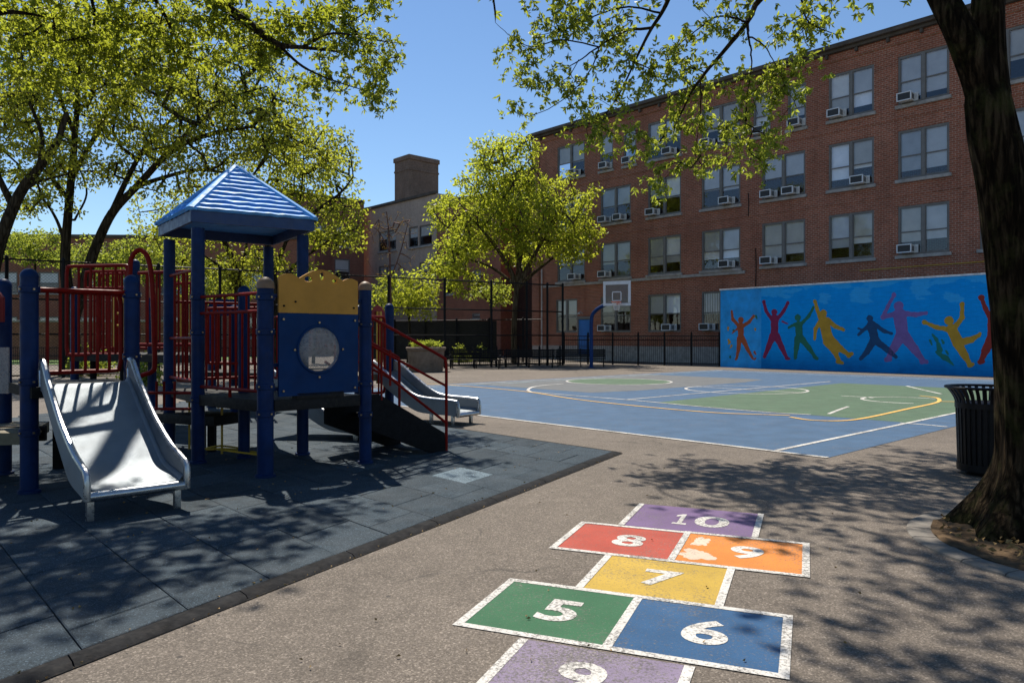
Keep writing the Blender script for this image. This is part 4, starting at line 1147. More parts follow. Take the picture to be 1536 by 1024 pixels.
m.tube(ring, .018, 6, closed=True); m.bar(bc + bn * .03 + bx * .1 + Vector((0, 0, rz_ - bc.z - .03)), bc + bn * .18 + bx * .12 + Vector((0, 0, rz_ - bc.z - .03)), .16, .16); m.build('rim', M['hoop_orange'], t)
m = MB()
for k in range(12):
    for sg in (1, -1):
        pts = []
        for j in range(5):
            f = j / 4; rr = .23 - .11 * f; a = 2 * PI * (k + sg * j * .5) / 12
            pts.append((rc.x + rr * math.cos(a), rc.y + rr * math.sin(a), rz_ - .42 * f))
        m.tube(pts, .008, 4, cap=False)
m.build('net', M['net'], t, smooth=False)

# ------------------------------------------------------------------ litter bin
bc_ = Vector((5.42, 8.35, 0))
t = thing('litter_bin', 'black slatted steel litter bin with flared rim beside the trunk', 'litter bin', bc_)
def rbin(z): return .285 + .03 * z + (.105 * max(0, (z - .80) / .2) ** 1.8 if z > .8 else 0)
m = MB(); NS = 34
for k in range(NS):
    a = 2 * PI * k / NS; ca, sa = math.cos(a), math.sin(a); zs = [.07, .4, .76, .82, .87, .92, .96, .985]
    rr = [rbin(z) for z in zs]; hw = .0175
    vs = []
    for z, r_ in zip(zs, rr):
        for sx in (-hw, hw):
            for dr_ in (0, .012): vs.append((bc_.x + ca * (r_ + dr_) - sa * sx, bc_.y + sa * (r_ + dr_) + ca * sx, z))
    fs = []
    for i in range(len(zs) - 1):
        o = i * 4; fs += [(o, o + 2, o + 6, o + 4), (o + 1, o + 5, o + 7, o + 3), (o, o + 4, o + 5, o + 1), (o + 2, o + 3, o + 7, o + 6)]
    m.add(vs, fs)
m.build('slats', M['can_black'], t)
m = MB(); m.lathe([(.285, .05), (.31, .05), (.312, .13), (.29, .13)], bc_, 40); m.lathe([(.20, 0), (.21, .05), (.05, .05)], bc_, 24); m.build('base', M['can_black'], t)
m = MB(); m.lathe([(rbin(.75), .755), (rbin(.75) + .02, .755), (rbin(.8) + .02, .82), (rbin(.8), .82)], bc_, 40); m.build('band', M['can_black'], t)
m = MB(); ring = [(bc_.x + (rbin(.99) + .008) * math.cos(2 * PI * k / 48), bc_.y + (rbin(.99) + .008) * math.sin(2 * PI * k / 48), .99) for k in range(48)]
m.tube(ring, .016, 8, closed=True); m.build('rim', M['can_black'], t)
m = MB(); m.lathe([(.0, .08), (.262, .08), (.272, .76), (.262, .76), (.25, .1), (.0, .1)], bc_, 32); m.build('liner', M['liner'], t)

# ------------------------------------------------------------------ tree pit
TP = Vector((4.36, 5.38, 0))
t = thing('tree_pit_edging', 'pale concrete ring kerb around the big trunk', 'kerb ring', TP)
m = MB(); seg = 26
for k in range(seg):
    a0 = 2 * PI * (k + .012) / seg; a1 = 2 * PI * (k + .988) / seg; vs = []
    dz = random.uniform(-.004, .004)
    for i in range(5):
        a = a0 + (a1 - a0) * i / 4
        for r_, z in ((1.10, -.02), (1.11, .014), (1.13, .02), (1.27, .02), (1.29, .012), (1.30, -.02)): vs.append((TP.x + r_ * math.cos(a), TP.y + r_ * math.sin(a), z + dz))
    fs = [(i * 6 + j, i * 6 + j + 1, (i + 1) * 6 + j + 1, (i + 1) * 6 + j) for i in range(4) for j in range(5)]
    fs += [(5, 4, 3, 2, 1, 0), tuple(24 + j for j in range(6))]
    m.add(vs, fs)
m.build('edging_blocks', M['concrete'], t)
m = MB(); NR, NA = 26, 72
TB = Vector((4.18, 5.72, 0))
for i in range(NR + 1):
    r_ = 1.12 * i / NR
    for k in range(NA):
        a = 2 * PI * k / NA; x, y = TP.x + r_ * math.cos(a), TP.y + r_ * math.sin(a)
        d = math.hypot(x - TB.x, y - TB.y)
        z = .022 + .05 * noise.noise(Vector((x * 3, y * 3, 0))) * (1 - (i / NR) ** 4) + .03 * noise.noise(Vector((x * 11, y * 11, 4))) + .13 * max(0, 1 - d / .85) ** 1.5
        m.v.append((x, y, max(z, .006)))
for i in range(NR):
    for k in range(NA): m.f.append((i * NA + k, i * NA + (k + 1) % NA, (i + 1) * NA + (k + 1) % NA, (i + 1) * NA + k))
tag(m.build('soil', M['soil'], None), kind='structure')
q = np.array([(TP.x + r_ * math.cos(a), TP.y + r_ * math.sin(a), .06 + .03 * random.random()) for r_, a in ((1.05 * math.sqrt(random.random()), random.random() * 2 * PI) for _ in range(420))])
dv = RNG.normal(size=q.shape); dv[:, 2] *= .25
tag(leaf_mesh('leaf_litter', q, dv, .05, .03, M['litter']), 'dry leaf litter scattered on the soil in the tree pit', 'leaf litter', kind='stuff')

# small dry leaves along the mat joints and on the asphalt
q = []
for k in range(260):
    e_, d_ = -random.uniform(.2, 8), random.choice([.1 + TW * j for j in range(9)]) + random.uniform(-.015, .015)
    p = mt(e_, d_) if random.random() < .75 else mt(e_, -.06 - random.random() * .05); q.append((p.x, p.y, .030 if d_ > 0 else .01))
for k in range(40):
    p = G(random.uniform(350, 1300), random.uniform(700, 1010)); q.append((p.x, p.y, .012))
q = np.array(q); dv = RNG.normal(size=q.shape); dv[:, 2] = .1
tag(leaf_mesh('fallen_leaves', q, dv, .022, .014, M['litter']), 'tiny dry leaves caught in the mat joints', 'fallen leaves', kind='stuff')

# ------------------------------------------------------------------ play structure
play = thing('play_structure', 'blue post play structure with roofed tower, porthole panel and steel slide', 'play structure', (-3.4, 8.6, 0))
A = G(297, 697); Bp = Vector((-4.70, 10.06, 0)); Cp = G(454, 684); Dp = Vector((-3.62, 10.9, 0))
P1 = G(398, 718); P2 = G(548, 697); E_ = G(366, 689); P3 = G(44, 742); P4 = Vector((-4.15, 8.0, 0)); P5 = Vector((-5.72, 8.25, 0))
DZ = .86
def post(p, zt, r=.075, par=None, cap='post_blue', collars=(), base=True, mat='post_blue'):
    par = par or play
    pr = [(r, 0.02), (r, zt - r)]
    for z in sorted(collars):
        pass
    m = MB()
    prof = [(r * 1.28, .02), (r * 1.28, .05), (r, .06)] if base else [(r, .02)]
    for z in sorted(collars): prof += [(r, z - .035), (r + .013, z - .03), (r + .013, z + .03), (r, z + .035)]
    prof += [(r, zt - r * 1.1)]
    if cap == mat: prof += [(r * 1.04, zt - r * 1.1)] + [(r * 1.04 * math.cos(a), zt - r * 1.1 + r * 1.1 * math.sin(a)) for a in (math.radians(d) for d in (15, 30, 45, 60, 75, 88))]
    o = None
    m.lathe(prof, p, 20); o = m.build('post', M[mat], par)
    if cap and cap != mat:
        m = MB(); m.lathe([(r * 1.1, zt - r * 1.4), (r * 1.1, zt - r * 1.05)] + [(r * 1.1 * math.cos(a), zt - r * 1.05 + r * 1.1 * math.sin(a)) for a in (math.radians(d) for d in (15, 30, 45, 60, 75, 88))], p, 20)
        m.build('cap', M[cap], o)
    m = MB()
    for z in collars:
        for a in (-1.9, -.6, .8):
            m.box((p.x + (r + .016) * math.cos(a), p.y + (r + .016) * math.sin(a), z), (.018, .018, .018), a)
    if collars: m.build('bolts', M['bolt'], o)
    return o
RB = (A + Bp + Cp + Dp) / 4
post(A, 2.98, .078, cap=None, collars=(.80, 1.62, 2.05)); post(Bp, 2.98, .075, cap=None, collars=(.95,)); post(Cp, 2.98, .075, cap=None, collars=(.80,)); post(Dp, 2.98, .072, cap=None)
post(P1, 2.22, .088, cap='tan_cap', collars=(.72, 1.02, 1.62, 2.0)); post(P2, 2.24, .076, cap='tan_cap', collars=(.62, 1.0, 1.72))
post(E_, 2.22, .072, collars=(.8,)); post(P3, 2.24, .080, collars=(.62, 1.12, 2.03)); post(P4, 2.24, .078, collars=(1.35, 2.02)); post(P5, 2.22, .08)

def deck(pts, z, th=.11, par=None, mat='deck', name='deck'):
    c = sum((Vector(p) for p in pts), Vector()) / len(pts)
    m = MB(); m.slab(pts, z - th, z)
    o = m.build(name, M[mat], par or play, smooth=False)
    return o
deck([A, P1, P2, Cp], DZ)
deck([A, Cp, Dp, Bp], DZ - .004)
for p, q in ((A, P1), (P1, P2)):           # channel fascia lips under the deck edge
    d = (q - p).normalized(); n_ = Vector((d.y, -d.x, 0)) * .015
    m = MB(); m.bar(p + d * .09 + n_ + Vector((0, 0, DZ - .06)), q - d * .09 + n_ + Vector((0, 0, DZ - .06)), .04, .13, .006); m.build('deck_fascia', M['deck'], play)

def barrier(p, q, zt, zb, n, r=.017, par=None, mids=(), mat='red_rail', zbars=None, off=0, name='barrier', rails=True, ends=True, inset=.07):
    """two rails with bars between: one welded panel"""
    par = par or play
    p, q = Vector((p[0], p[1], 0)), Vector((q[0], q[1], 0)); d = (q - p).normalized(); nrm = Vector((-d.y, d.x, 0)) * off
    a, b_ = p + d * inset + nrm, q - d * inset + nrm
    Z = lambda z: Vector((0, 0, z))
    m = MB(); rr = r * 1.25
    if ends:
        e = d * .06
        m.tube(curve_pts([a + Z(zt - .12), a + d * .018 + Z(zt - .03), a + e + Z(zt), (a + b_) / 2 + Z(zt), b_ - e + Z(zt), b_ - d * .018 + Z(zt - .03), b_ + Z(zt - .12)], 5), rr, 8)
        m.tube(curve_pts([a + Z(zb + .12), a + d * .018 + Z(zb + .03), a + e + Z(zb), (a + b_) / 2 + Z(zb), b_ - e + Z(zb), b_ - d * .018 + Z(zb + .03), b_ + Z(zb + .12)], 5), rr, 8)
        m.tube([a + Z(zb + .1), a + Z(zt - .1)], rr, 8); m.tube([b_ + Z(zb + .1), b_ + Z(zt - .1)], rr, 8)
    else:
        m.tube([a + Z(zt), b_ + Z(zt)], rr, 8); m.tube([a + Z(zb), b_ + Z(zb)], rr, 8)
    for z in mids: m.tube([a + Z(z), b_ + Z(z)], rr * .95, 8)
    for i in range(1, n + 1):
        x = a.lerp(b_, i / (n + 1)); z1 = (zbars or (zt, zb))
        m.tube([x + Z(z1[1]), x + Z(z1[0])], r * .85, 6)
    return m.build(name, M[mat], par)
m = MB()
bz = barrier(A, P1, 2.05, .96, 9, .016, mids=(1.85,), zbars=(1.85, .96), ends=False)
for i in range(1, 5):
    x = A.lerp(P1, .1 + .8 * i / 5); m.tube([x + Vector((0, 0, 1.85)), x + Vector((0, 0, 2.05))], .013, 6)
m.tube([A.lerp(P1, .5) + Vector((0, 0, .8)), A.lerp(P1, .5) + Vector((0, 0, .96))], .02, 6)
m.build('barrier_struts', M['red_rail'], bz)
barrier(Bp, A, 2.40, 1.02, 5, .017, mids=(1.55,), ends=False)
barrier(Bp, Dp, 2.05, .98, 8, .016, ends=False)
barrier(P3, P4, 2.03, 1.20, 6, .019, off=.10, ends=True)
m = MB(); m.tube([P3 + Vector((.02, .03, 2.035)), P4 + Vector((-.02, -.03, 2.045))], .024, 10); m.build('top_rail', M['red_rail'], play)
barrier(Dp, Cp, 1.85, .98, 7, .016, ends=False)

# roof -------------------------------------------------------------
AX = Vector(((RB.x) , RB.y, 3.84))
def sc(p, k, z): v = RB + (Vector((p.x, p.y, 0)) - RB) * k; v.z = z; return v
K = 1.17; ring4 = [A, Cp, Dp, Bp]
ze0, ze1 = 2.95, 3.09
m = MB()
for i in range(4):
    p, q = sc(ring4[i], K, 0), sc(ring4[(i + 1) % 4], K, 0); pi_, qi = sc(ring4[i], K - .05, 0), sc(ring4[(i + 1) % 4], K - .05, 0)
    m.add([(p.x, p.y, ze0), (q.x, q.y, ze0), (q.x, q.y, ze1), (p.x, p.y, ze1), (pi_.x, pi_.y, ze0), (qi.x, qi.y, ze0), (qi.x, qi.y, ze1), (pi_.x, pi_.y, ze1)],
          [(0, 1, 2, 3), (4, 7, 6, 5), (0, 4, 5, 1), (3, 2, 6, 7)])
fascia = None
roof = MB()
base = [sc(p, K - .01, ze1 - .01) for p in ring4]
roof.add(base + [AX + Vector((0, 0, -.03))], [(0, 1, 4), (1, 2, 4), (2, 3, 4), (3, 0, 4), (3, 2, 1, 0)])
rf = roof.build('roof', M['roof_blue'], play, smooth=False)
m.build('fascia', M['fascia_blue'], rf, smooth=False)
m = MB()                                    # moulded shingle courses, each a wavy lapped strip
NRW = 11
for i in range(4):
    p, q = sc(ring4[i], K + .005, ze1), sc(ring4[(i + 1) % 4], K + .005, ze1)
    nf = (q - p).cross(AX - p).normalized()
    if nf.z < 0: nf = -nf
    for r_ in range(NRW):
        f0, f1 = r_ / NRW, (r_ + 1.22) / NRW
        f1 = min(f1, .985)
        a0, b0 = p.lerp(AX, f0), q.lerp(AX, f0); a1, b1 = p.lerp(AX, f1), q.lerp(AX, f1)
        nseg = max(3, int(16 * (1 - f0))); ph = random.random() * 9
        vs = []
        for s_ in range(nseg + 1):
            g = .02 + .96 * s_ / nseg; dwn = (AX - (p + q) / 2).normalized()
            wv = .035 * noise.noise(Vector((s_ * .9 + ph, r_ * 3.1, i * 5))) + .010 * (s_ % 2)
            vs += [a0.lerp(b0, g) + nf * .048 - dwn * wv, a0.lerp(b0, g) + nf * .006 - dwn * wv, a1.lerp(b1, g) + nf * .009]
        fs = []
        for s_ in range(nseg):
            o = s_ * 3; fs += [(o, o + 3, o + 5, o + 2), (o + 1, o + 4, o + 3, o)]
        m.add(vs, fs)
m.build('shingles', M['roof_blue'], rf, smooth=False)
m = MB()
for i in range(4):
    c = sc(ring4[i], K + .012, ze1 + .01); d = (AX - c).normalized()
    hz = (Vector((c.x - RB.x, c.y - RB.y, 0))).normalized(); sd_ = Vector((-hz.y, hz.x, 0)); n_ = d.cross(sd_).normalized()
    if n_.z < 0: n_ = -n_
    vs = []
    for e_, wd in ((c, .075), (AX + Vector((0, 0, .015)), .05)):
        vs += [e_ + sd_ * wd - n_ * .012, e_ + sd_ * wd * .7 + n_ * .028, e_ + n_ * .042, e_ - sd_ * wd * .7 + n_ * .028, e_ - sd_ * wd - n_ * .012]
    m.add(vs, [(k, k + 1, k + 6, k + 5) for k in range(4)] + [(4, 3, 2, 1, 0), (5, 6, 7, 8, 9)])
m.build('ridge_cap', M['roof_blue'], rf)

# porthole panel ----------------------------------------------------
pd = (P2 - P1).normalized(); pn = Vector((pd.y, -pd.x, 0))            # pn towards the camera
if pn.y > 0: pn = -pn
def rowpt(px):
    k = (px - CX) / F; s_ = (k * P1.y - P1.x) / (pd.x - k * pd.y); return s_
s0, s1 = rowpt(414.5), rowpt(533); Yc = (P1 + pd * (s0 + s1) / 2).y
O = P1 + pd * s0 + pn * .03; Wp = s1 - s0; zb_, zm_, zt_ = .90, 1.83, 2.30
cxp, czp, cr = rowpt(474.5) - s0, 1.55 - (524 - HZ) * Yc / F, .247
m = MB(); NC = 48; th = .03                    # blue panel with a round opening
outer = []
def sq_ray(a):
    dx, dz = math.cos(a), math.sin(a); t = 1e9
    for lim, c0, dd in ((Wp, cxp, dx), (0, cxp, dx)):
        if abs(dd) > 1e-6:
            tt = (lim - c0) / dd
            if tt > 0: t = min(t, tt)
    for lim in (zm_, zb_):
        if abs(dz) > 1e-6:
            tt = (lim - czp) / dz
            if tt > 0: t = min(t, tt)
    return cxp + dx * t, czp + dz * t
angs = sorted([2 * PI * k / NC for k in range(NC)] + [math.atan2(z - czp, x - cxp) % (2 * PI) for x in (0, Wp) for z in (zb_, zm_)])
n = len(angs); vs = []
for a in angs:
    ox, oz = sq_ray(a)
    for off in (0, th):
        vs.append(O + pd * ox + pn * off + Vector((0, 0, oz))); vs.append(O + pd * (cxp + cr * math.cos(a)) + pn * off + Vector((0, 0, czp + cr * math.sin(a))))
fs = []
for i in range(n):
    j = (i + 1) % n; a, b_ = i * 4, j * 4
    fs += [(a, a + 1, b_ + 1, b_), (a + 2, b_ + 2, b_ + 3, a + 3), (a, b_, b_ + 2, a + 2), (a + 1, a + 3, b_ + 3, b_ + 1)]
m.add(vs, fs)
pan = m.build('porthole_panel', M['panel_blue'], play)
m = MB(); prev = None                          # domed scratched window
rows = []
for j in range(7):
    q = j / 6 * PI / 2; r_ = (cr + .01) * math.cos(q); hh = .10 * math.sin(q)
    rows.append([O + pd * (cxp + r_ * math.cos(2 * PI * k / 40)) + pn * (th + .004 + hh) + Vector((0, 0, czp + r_ * math.sin(2 * PI * k / 40))) for k in range(40)])
o_ = 0
for rw in rows: m.v += [tuple(p) for p in rw]
for j in range(6):
    for k in range(40): m.f.append((j * 40 + k, j * 40 + (k + 1) % 40, (j + 1) * 40 + (k + 1) % 40, (j + 1) * 40 + k))
m.build('bubble_window', M['bubble'], pan)
m = MB(); rg = [O + pd * (cxp + (cr + .02) * math.cos(2 * PI * k / 48)) + pn * (th + .004) + Vector((0, 0, czp + (cr + .02) * math.sin(2 * PI * k / 48))) for k in range(48)]
m.tube(rg, .015, 6, closed=True); m.build('window_ring', M['panel_blue'], pan)
m = MB()
for (x, z) in ((.05, zb_ + .06), (Wp - .05, zb_ + .06), (.05, zm_ - .07), (Wp - .05, zm_ - .07), (cxp, zm_ - .1), (cxp, czp - cr - .07), (cxp - cr - .06, czp), (cxp + cr + .06, czp)):
    c = O + pd * x + pn * (th + .006) + Vector((0, 0, z)); m.tube([c, c + pn * .012], .013, 8)
m.build('bolts', M['bolt'], pan)
# yellow scalloped header with three cut-outs
def scal(x):
    u = x / Wp
    if u < .24: return zt_ - .07 + .045 * math.sin(PI * min(1, u / .24)) + .0
    if u > .80: return zt_ - .07 + .03 * math.sin(PI * (1 - u) / .20)
    return zt_ - .075 + .115 * math.sin(PI * (u - .24) / .56)
bm = bmesh.new(); NXP = 60
cut = [(.36, .055, .032), (.53, .028, .045), (.69, .032, .028)]
grid = MB(); nxp, nzp = 90, 44
xsp = np.linspace(0, Wp, nxp + 1)
def keep(x, z):
    for cu, rx, rz2 in cut:
        cz = scal(cu * Wp) - .072
        if ((x - cu * Wp) / rx) ** 2 + ((z - cz) / rz2) ** 2 < 1: return False
    return True
g = MB(); vid = {}
def gv(i, j, off):
    key = (i, j, off)
    if key not in vid:
        x = xsp[i]; z = zm_ + .004 + (scal(x) - zm_ - .004) * j / nzp
        vid[key] = len(g.v); g.v.append(tuple(O + pd * x + pn * (.002 + off) + Vector((0, 0, z))))
    return vid[key]
cellk = [[keep((xsp[i] + xsp[i + 1]) / 2, zm_ + (scal((xsp[i] + xsp[i + 1]) / 2) - zm_) * (j + .5) / nzp) for j in range(nzp)] for i in range(nxp)]
T_ = .026
for i in range(nxp):
    for j in range(nzp):
        if not cellk[i][j]: continue
        g.f.append((gv(i, j, T_), gv(i + 1, j, T_), gv(i + 1, j + 1, T_), gv(i, j + 1, T_))); g.f.append((gv(i, j, 0), gv(i, j + 1, 0), gv(i + 1, j + 1, 0), gv(i + 1, j, 0)))
        for di, dj, e0, e1 in ((-1, 0, (0, 1), (0, 0)), (1, 0, (1, 0), (1, 1)), (0, -1, (0, 0), (1, 0)), (0, 1, (1, 1), (0, 1))):
            ii, jj = i + di, j + dj
            if not (0 <= ii < nxp and 0 <= jj < nzp and cellk[ii][jj]):
                g.f.append((gv(i + e0[0], j + e0[1], T_), gv(i + e0[0], j + e0[1], 0), gv(i + e1[0], j + e1[1], 0), gv(i + e1[0], j + e1[1], T_)))
yp = g.build('scalloped_panel', M['yellow_panel'], play)
m = MB()
for (x, z) in ((.06, zm_ + .08), (Wp - .06, zm_ + .08), (.20, zm_ + .13)):
    c = O + pd * x + pn * .027 + Vector((0, 0, z)); m.tube([c, c + pn * .01], .012, 8)
m.build('bolts', M['stringer'], yp)
m = MB()
for (z, s_) in ((2.02, -.03), (1.25, -.03), (.98, -.03), (2.0, Wp + .03), (1.72, Wp + .03), (.98, Wp + .03)):
    c = P1 + pd * (s0 + s_) + Vector((0, 0, z)); m.bar(c - pd * .06, c + pd * .06, .035, .04)
m.build('panel_brackets', M['post_blue'], play)
m = MB(); c = P1 + pd * .62 + Vector((0, 0, DZ + .03)) ; m.bar(P1 + pd * .35 + Vector((0, 0, DZ + .035)), P1 + pd * .95 + Vector((0, 0, DZ + .035)), .12, .06); m.build('kick_plate', M['deck'], play)

# stairs -------------------------------------------------------------
sE = G(668, 678); sdv = (sE - P2); sL = sdv.length; sdv.normalize(); sn = Vector((-sdv.y, sdv.x, 0))
SWD = .95
for off in (0.0, SWD):
    a = P2 + sdv * .06 + sn * off; e_ = sE + sn * off - sdv * .02
    m = MB(); poly = [(0, .42), (0, .86), (.12, .86), (sL - .1, .27), (sL - .08, .03), (sL - .35, .03)]
    m.prism(poly, a - sn * .03, sdv, (0, 0, 1), sn * .05); m.build('stringer', M['stringer'], play, smooth=False)
for k in range(4):
    z = .70 - k * .17; s_ = .18 + k * .27
    m = MB(); c = P2 + sdv * (.06 + s_ + .1) + sn * SWD / 2 + Vector((0, 0, z)); m.box(c, (.28, SWD - .08, .04), math.atan2(sdv.y, sdv.x), bevel=.006); m.build('tread', M['stringer'], play)
for off in (.0, SWD):
    o_ = sn * (off + (-.02 if off == 0 else .02)); Z = lambda z: Vector((0, 0, z))
    m = MB(); q0 = P2 + sdv * .08 + o_; q1 = sE + o_
    m.tube(curve_pts([q0 + Z(1.80), q0.lerp(q1, .5) + Z(1.535), q1 - sdv * .08 + Z(1.30), q1 - sdv * .015 + Z(1.24), q1 + Z(1.14)], 6) + [q1 + Z(.02)], .021, 10)
    m.tube([q0 + Z(1.46), q1 + Z(.90)], .018, 8); m.tube([q0 + Z(1.24), q1 + Z(.40)], .018, 8)
    m.tube([q0.lerp(q1, .12) + Z(1.73), q0.lerp(q1, .12) + Z(.78)], .015, 8); m.tube([q0.lerp(q1, .23) + Z(1.4), q0.lerp(q1, .23) + Z(.95)], .015, 8)
    m.build('handrail', M['red_rail'], play)

# slides -------------------------------------------------------------
def slide(par, T, B, wd, prof, wall, legs, mat='steel', lip=True, hood=.3, name='slide'):
    """prof: (distance, height) along the run; wall: height of the side walls above the bed"""
    T, B = Vector((T[0], T[1], 0)), Vector((B[0], B[1], 0)); d = (B - T); L = d.length; d.normalize(); l = Vector((-d.y, d.x, 0))
    pr = curve_pts([Vector((x, 0, z)) for x, z in prof], 7)
    def W(s_, z, off): return T + d * s_ + l * off + Vector((0, 0, z))
    m = MB(); hw = wd / 2; cs = [(-hw, .05), (-hw + .03, .012), (-hw + .08, 0), (0, -.004), (hw - .08, 0), (hw - .03, .012), (hw, .05)]
    nc = len(cs)
    for p in pr:
        for off, dz in cs: m.v.append(tuple(W(p.x, p.z + dz, off)))
    for i in range(len(pr) - 1):
        for k in range(nc - 1): m.f.append((i * nc + k, i * nc + k + 1, (i + 1) * nc + k + 1, (i + 1) * nc + k))
    bed = m.build(name, M[mat], par)
    sol = bed.modifiers.new('thickness', 'SOLIDIFY'); sol.thickness = .012; sol.offset = 0
    for sg in (-1, 1):
        m = MB(); n = len(pr); tot = pr[-1].x
        topp = []
        for i, p in enumerate(pr):
            h = wall(p.x / tot); bot = p.z - .055
            for off, z in ((hw, p.z + h), (hw + .035, p.z + h), (hw + .035, bot), (hw, bot)): m.v.append(tuple(W(p.x, z, sg * off)))
            topp.append(W(p.x, p.z + h, sg * (hw + .018)))
        for i in range(n - 1):
            for k in range(4): m.f.append((i * 4 + k, i * 4 + (k + 1) % 4, (i + 1) * 4 + (k + 1) % 4, (i + 1) * 4 + k))
        m.f.append((0, 1, 2, 3)); e = (n - 1) * 4; m.f.append((e + 3, e + 2, e + 1, e))
        m.build('side_wall', M[mat], bed)
        pe = pr[-1]; he = wall(1); last = topp[-1]
        ext = [W(pe.x + .035, pe.z + he * .82, sg * (hw + .018)), W(pe.x + .05, pe.z + he * .4, sg * (hw + .018)), W(pe.x + .045, pe.z - .06, sg * (hw + .018))]
        p0 = pr[0]; pre = [W(p0.x - .01, p0.z - .02, sg * (hw + .018)), W(p0.x - .05, p0.z + wall(0) * .6, sg * (hw + .018))]
        m = MB(); m.tube(pre + topp + ext, .028, 10); m.build('side_rail', M['steel_rail'], bed)
    pe = pr[-1]
    m = MB(); m.tube([W(pe.x + .02, pe.z - .035, -hw - .02), W(pe.x + .02, pe.z - .035, hw + .02)], .042, 14); m.build('lip', M['steel_rail'], bed)
    for s_, sg in legs:
        z = np.interp(s_, [p.x for p in pr], [p.z for p in pr]) - .05
        m = MB(); m.box(W(s_, z / 2, sg * (hw - .03)), (.055, .055, z), math.atan2(d.y, d.x), bevel=.006); m.build('leg', M['steel_rail'], bed)
    return bed
sT, sB = Vector((-4.325, 7.475, 0)), Vector((-3.215, 6.305, 0))
slide(play, sT, sB, .76, [(0, 1.09), (.09, 1.075), (.22, .985), (.45, .815), (.70, .635), (.92, .485), (1.04, .405), (1.14, .358), (1.28, .325), (1.46, .30), (1.60, .275)],
      lambda f: .19 + .05 * max(0, 1 - f * 6) + .05 * math.exp(-((f - .68) / .14) ** 2) - .02 * max(0, f - .85) / .15, [(1.53, -1), (1.53, 1)])
l_ = Vector((.726, .688, 0))
deck([P3 + Vector((.1, -.12, 0)), P3.lerp(P4, 1) + Vector((.02, -.1, 0)), Vector((-4.75, 8.75, 0)), Vector((-5.45, 7.95, 0))], 1.07)
m = MB(); q = sT + l_ * .415; m.prism([(-.10, .0), (.1, .0), (.1, .17), (.03, .235), (-.06, .235), (-.10, .18)], q + Vector((-.02, .04, 1.06)), (sB - sT).normalized(), (0, 0, 1), l_ * .035); m.build('slide_hood', M['tan_cap'], play)
slide(play, (-3.75, 11.9), (-2.02, 11.05), .55, [(0, .86), (.15, .82), (.5, .60), (.9, .36), (1.25, .22), (1.6, .19), (1.9, .17)], lambda f: .2, [(1.7, -1), (1.7, 1)])

# left edge: low deck, red panel, hanging loop
deck([Vector((-6.9, 7.1, 0)), P3 + Vector((-.08, .12, 0)), Vector((-5.3, 8.4, 0)), Vector((-6.9, 8.4, 0))], .60, .12, mat='deck_tan')
m = MB(); m.box((-5.95, 7.75, .53), (1.9, .05, .16), math.radians(8)); m.build('deck_fascia', M['deck'], play)
m = MB(); m.prism([(-.9, 1.72), (.17, 1.72), (.17, 1.98), (.12, 2.04), (-.9, 2.04)], (-5.55, 7.75, 0), (1, 0, 0), (0, 0, 1), (0, .03, 0)); m.build('red_panel', M['red_panel'], play)
m = MB(); m.tube(curve_pts([(-5.43, 7.7, 1.98), (-5.43, 7.7, 1.3), (-5.43, 7.7, .75), (-5.46, 7.7, .66), (-5.56, 7.7, .62), (-5.9, 7.7, .61)], 6), .022, 8); m.build('grab_loop', M['red_rail'], play)
m = MB(); m.prism([(-.7, .95), (.02, .95), (.02, 1.45), (-.7, 1.45)], (-5.48, 7.95, 0), (1, 0, 0), (0, 0, 1), (0, .02, 0)); m.build('clear_panel', M['bubble'], play)
for p in ((-5.30, 8.6), (-6.1, 8.2)):
    m = MB(); m.box((p[0], p[1], .25), (.11, .11, .5)); m.build('deck_leg', M['stringer'], play)

# arch ladder and low step --------------------------------------------
aY = 9.15
def aw(px, py, Y=aY): return at(px, py, Y)
m = MB(); m.tube(curve_pts([aw(195, 440), aw(195, 405), aw(198, 385), aw(209, 375), aw(220, 383), aw(226, 405), aw(229, 440), aw(231, 500), aw(232, 545), aw(228, 557), aw(212, 563)], 6), .030, 10); m.build('arch_grab', M['red_rail'], play)
m = MB()
for py in (589, 613): m.tube([aw(205, py), aw(289, py, 9.0)], .018, 8)
for px in (235, 246, 262): m.tube([aw(px, 572), aw(px, 613)], .016, 8)
m.build('ladder_rungs', M['red_rail'], play)
s0_ = aw(238, 618, 10.3); s1_ = aw(345, 622, 9.75)
m = MB(); c = (s0_ + s1_) / 2; m.box((c.x, c.y, .47), ((s1_ - s0_).length, .55, .13), math.atan2(s1_.y - s0_.y, s1_.x - s0_.x), bevel=.01); m.build('transfer_step', M['deck'], play)
m = MB()
for px, Y in ((333, 9.7), (284, 10.1)):
    p = at(px, 600, Y); m.tube([(p.x, p.y, .02), (p.x, p.y, .66)], .016, 8)
p, q = at(333, 600, 9.7), at(280, 600, 10.1)
m.tube([(p.x, p.y, .66), (q.x, q.y, .68)], .016, 8); m.tube([(p.x, p.y, .66), (p.x + .05, p.y - .25, .66)], .016, 8); m.build('step_rail', M['yellow_rail'], play)
for kk in range(3):
    p = at(330 + kk * 12, 655 + kk * 9, 9.6 - kk * .25); m = MB()
    m.tube(curve_pts([(p.x - .28, p.y, .08 + .05 * kk), (p.x, p.y, .14), (p.x + .33, p.y + .1, .08)], 5), .013, 6); m.build('ground_hoop', M['yellow_rail'], play)
for p in ((-4.05, 9.9), (-4.4, 10.4)):
    m = MB(); m.box((p[0], p[1], .22), (.09, .09, .44)); m.build('step_leg', M['stringer'], play)

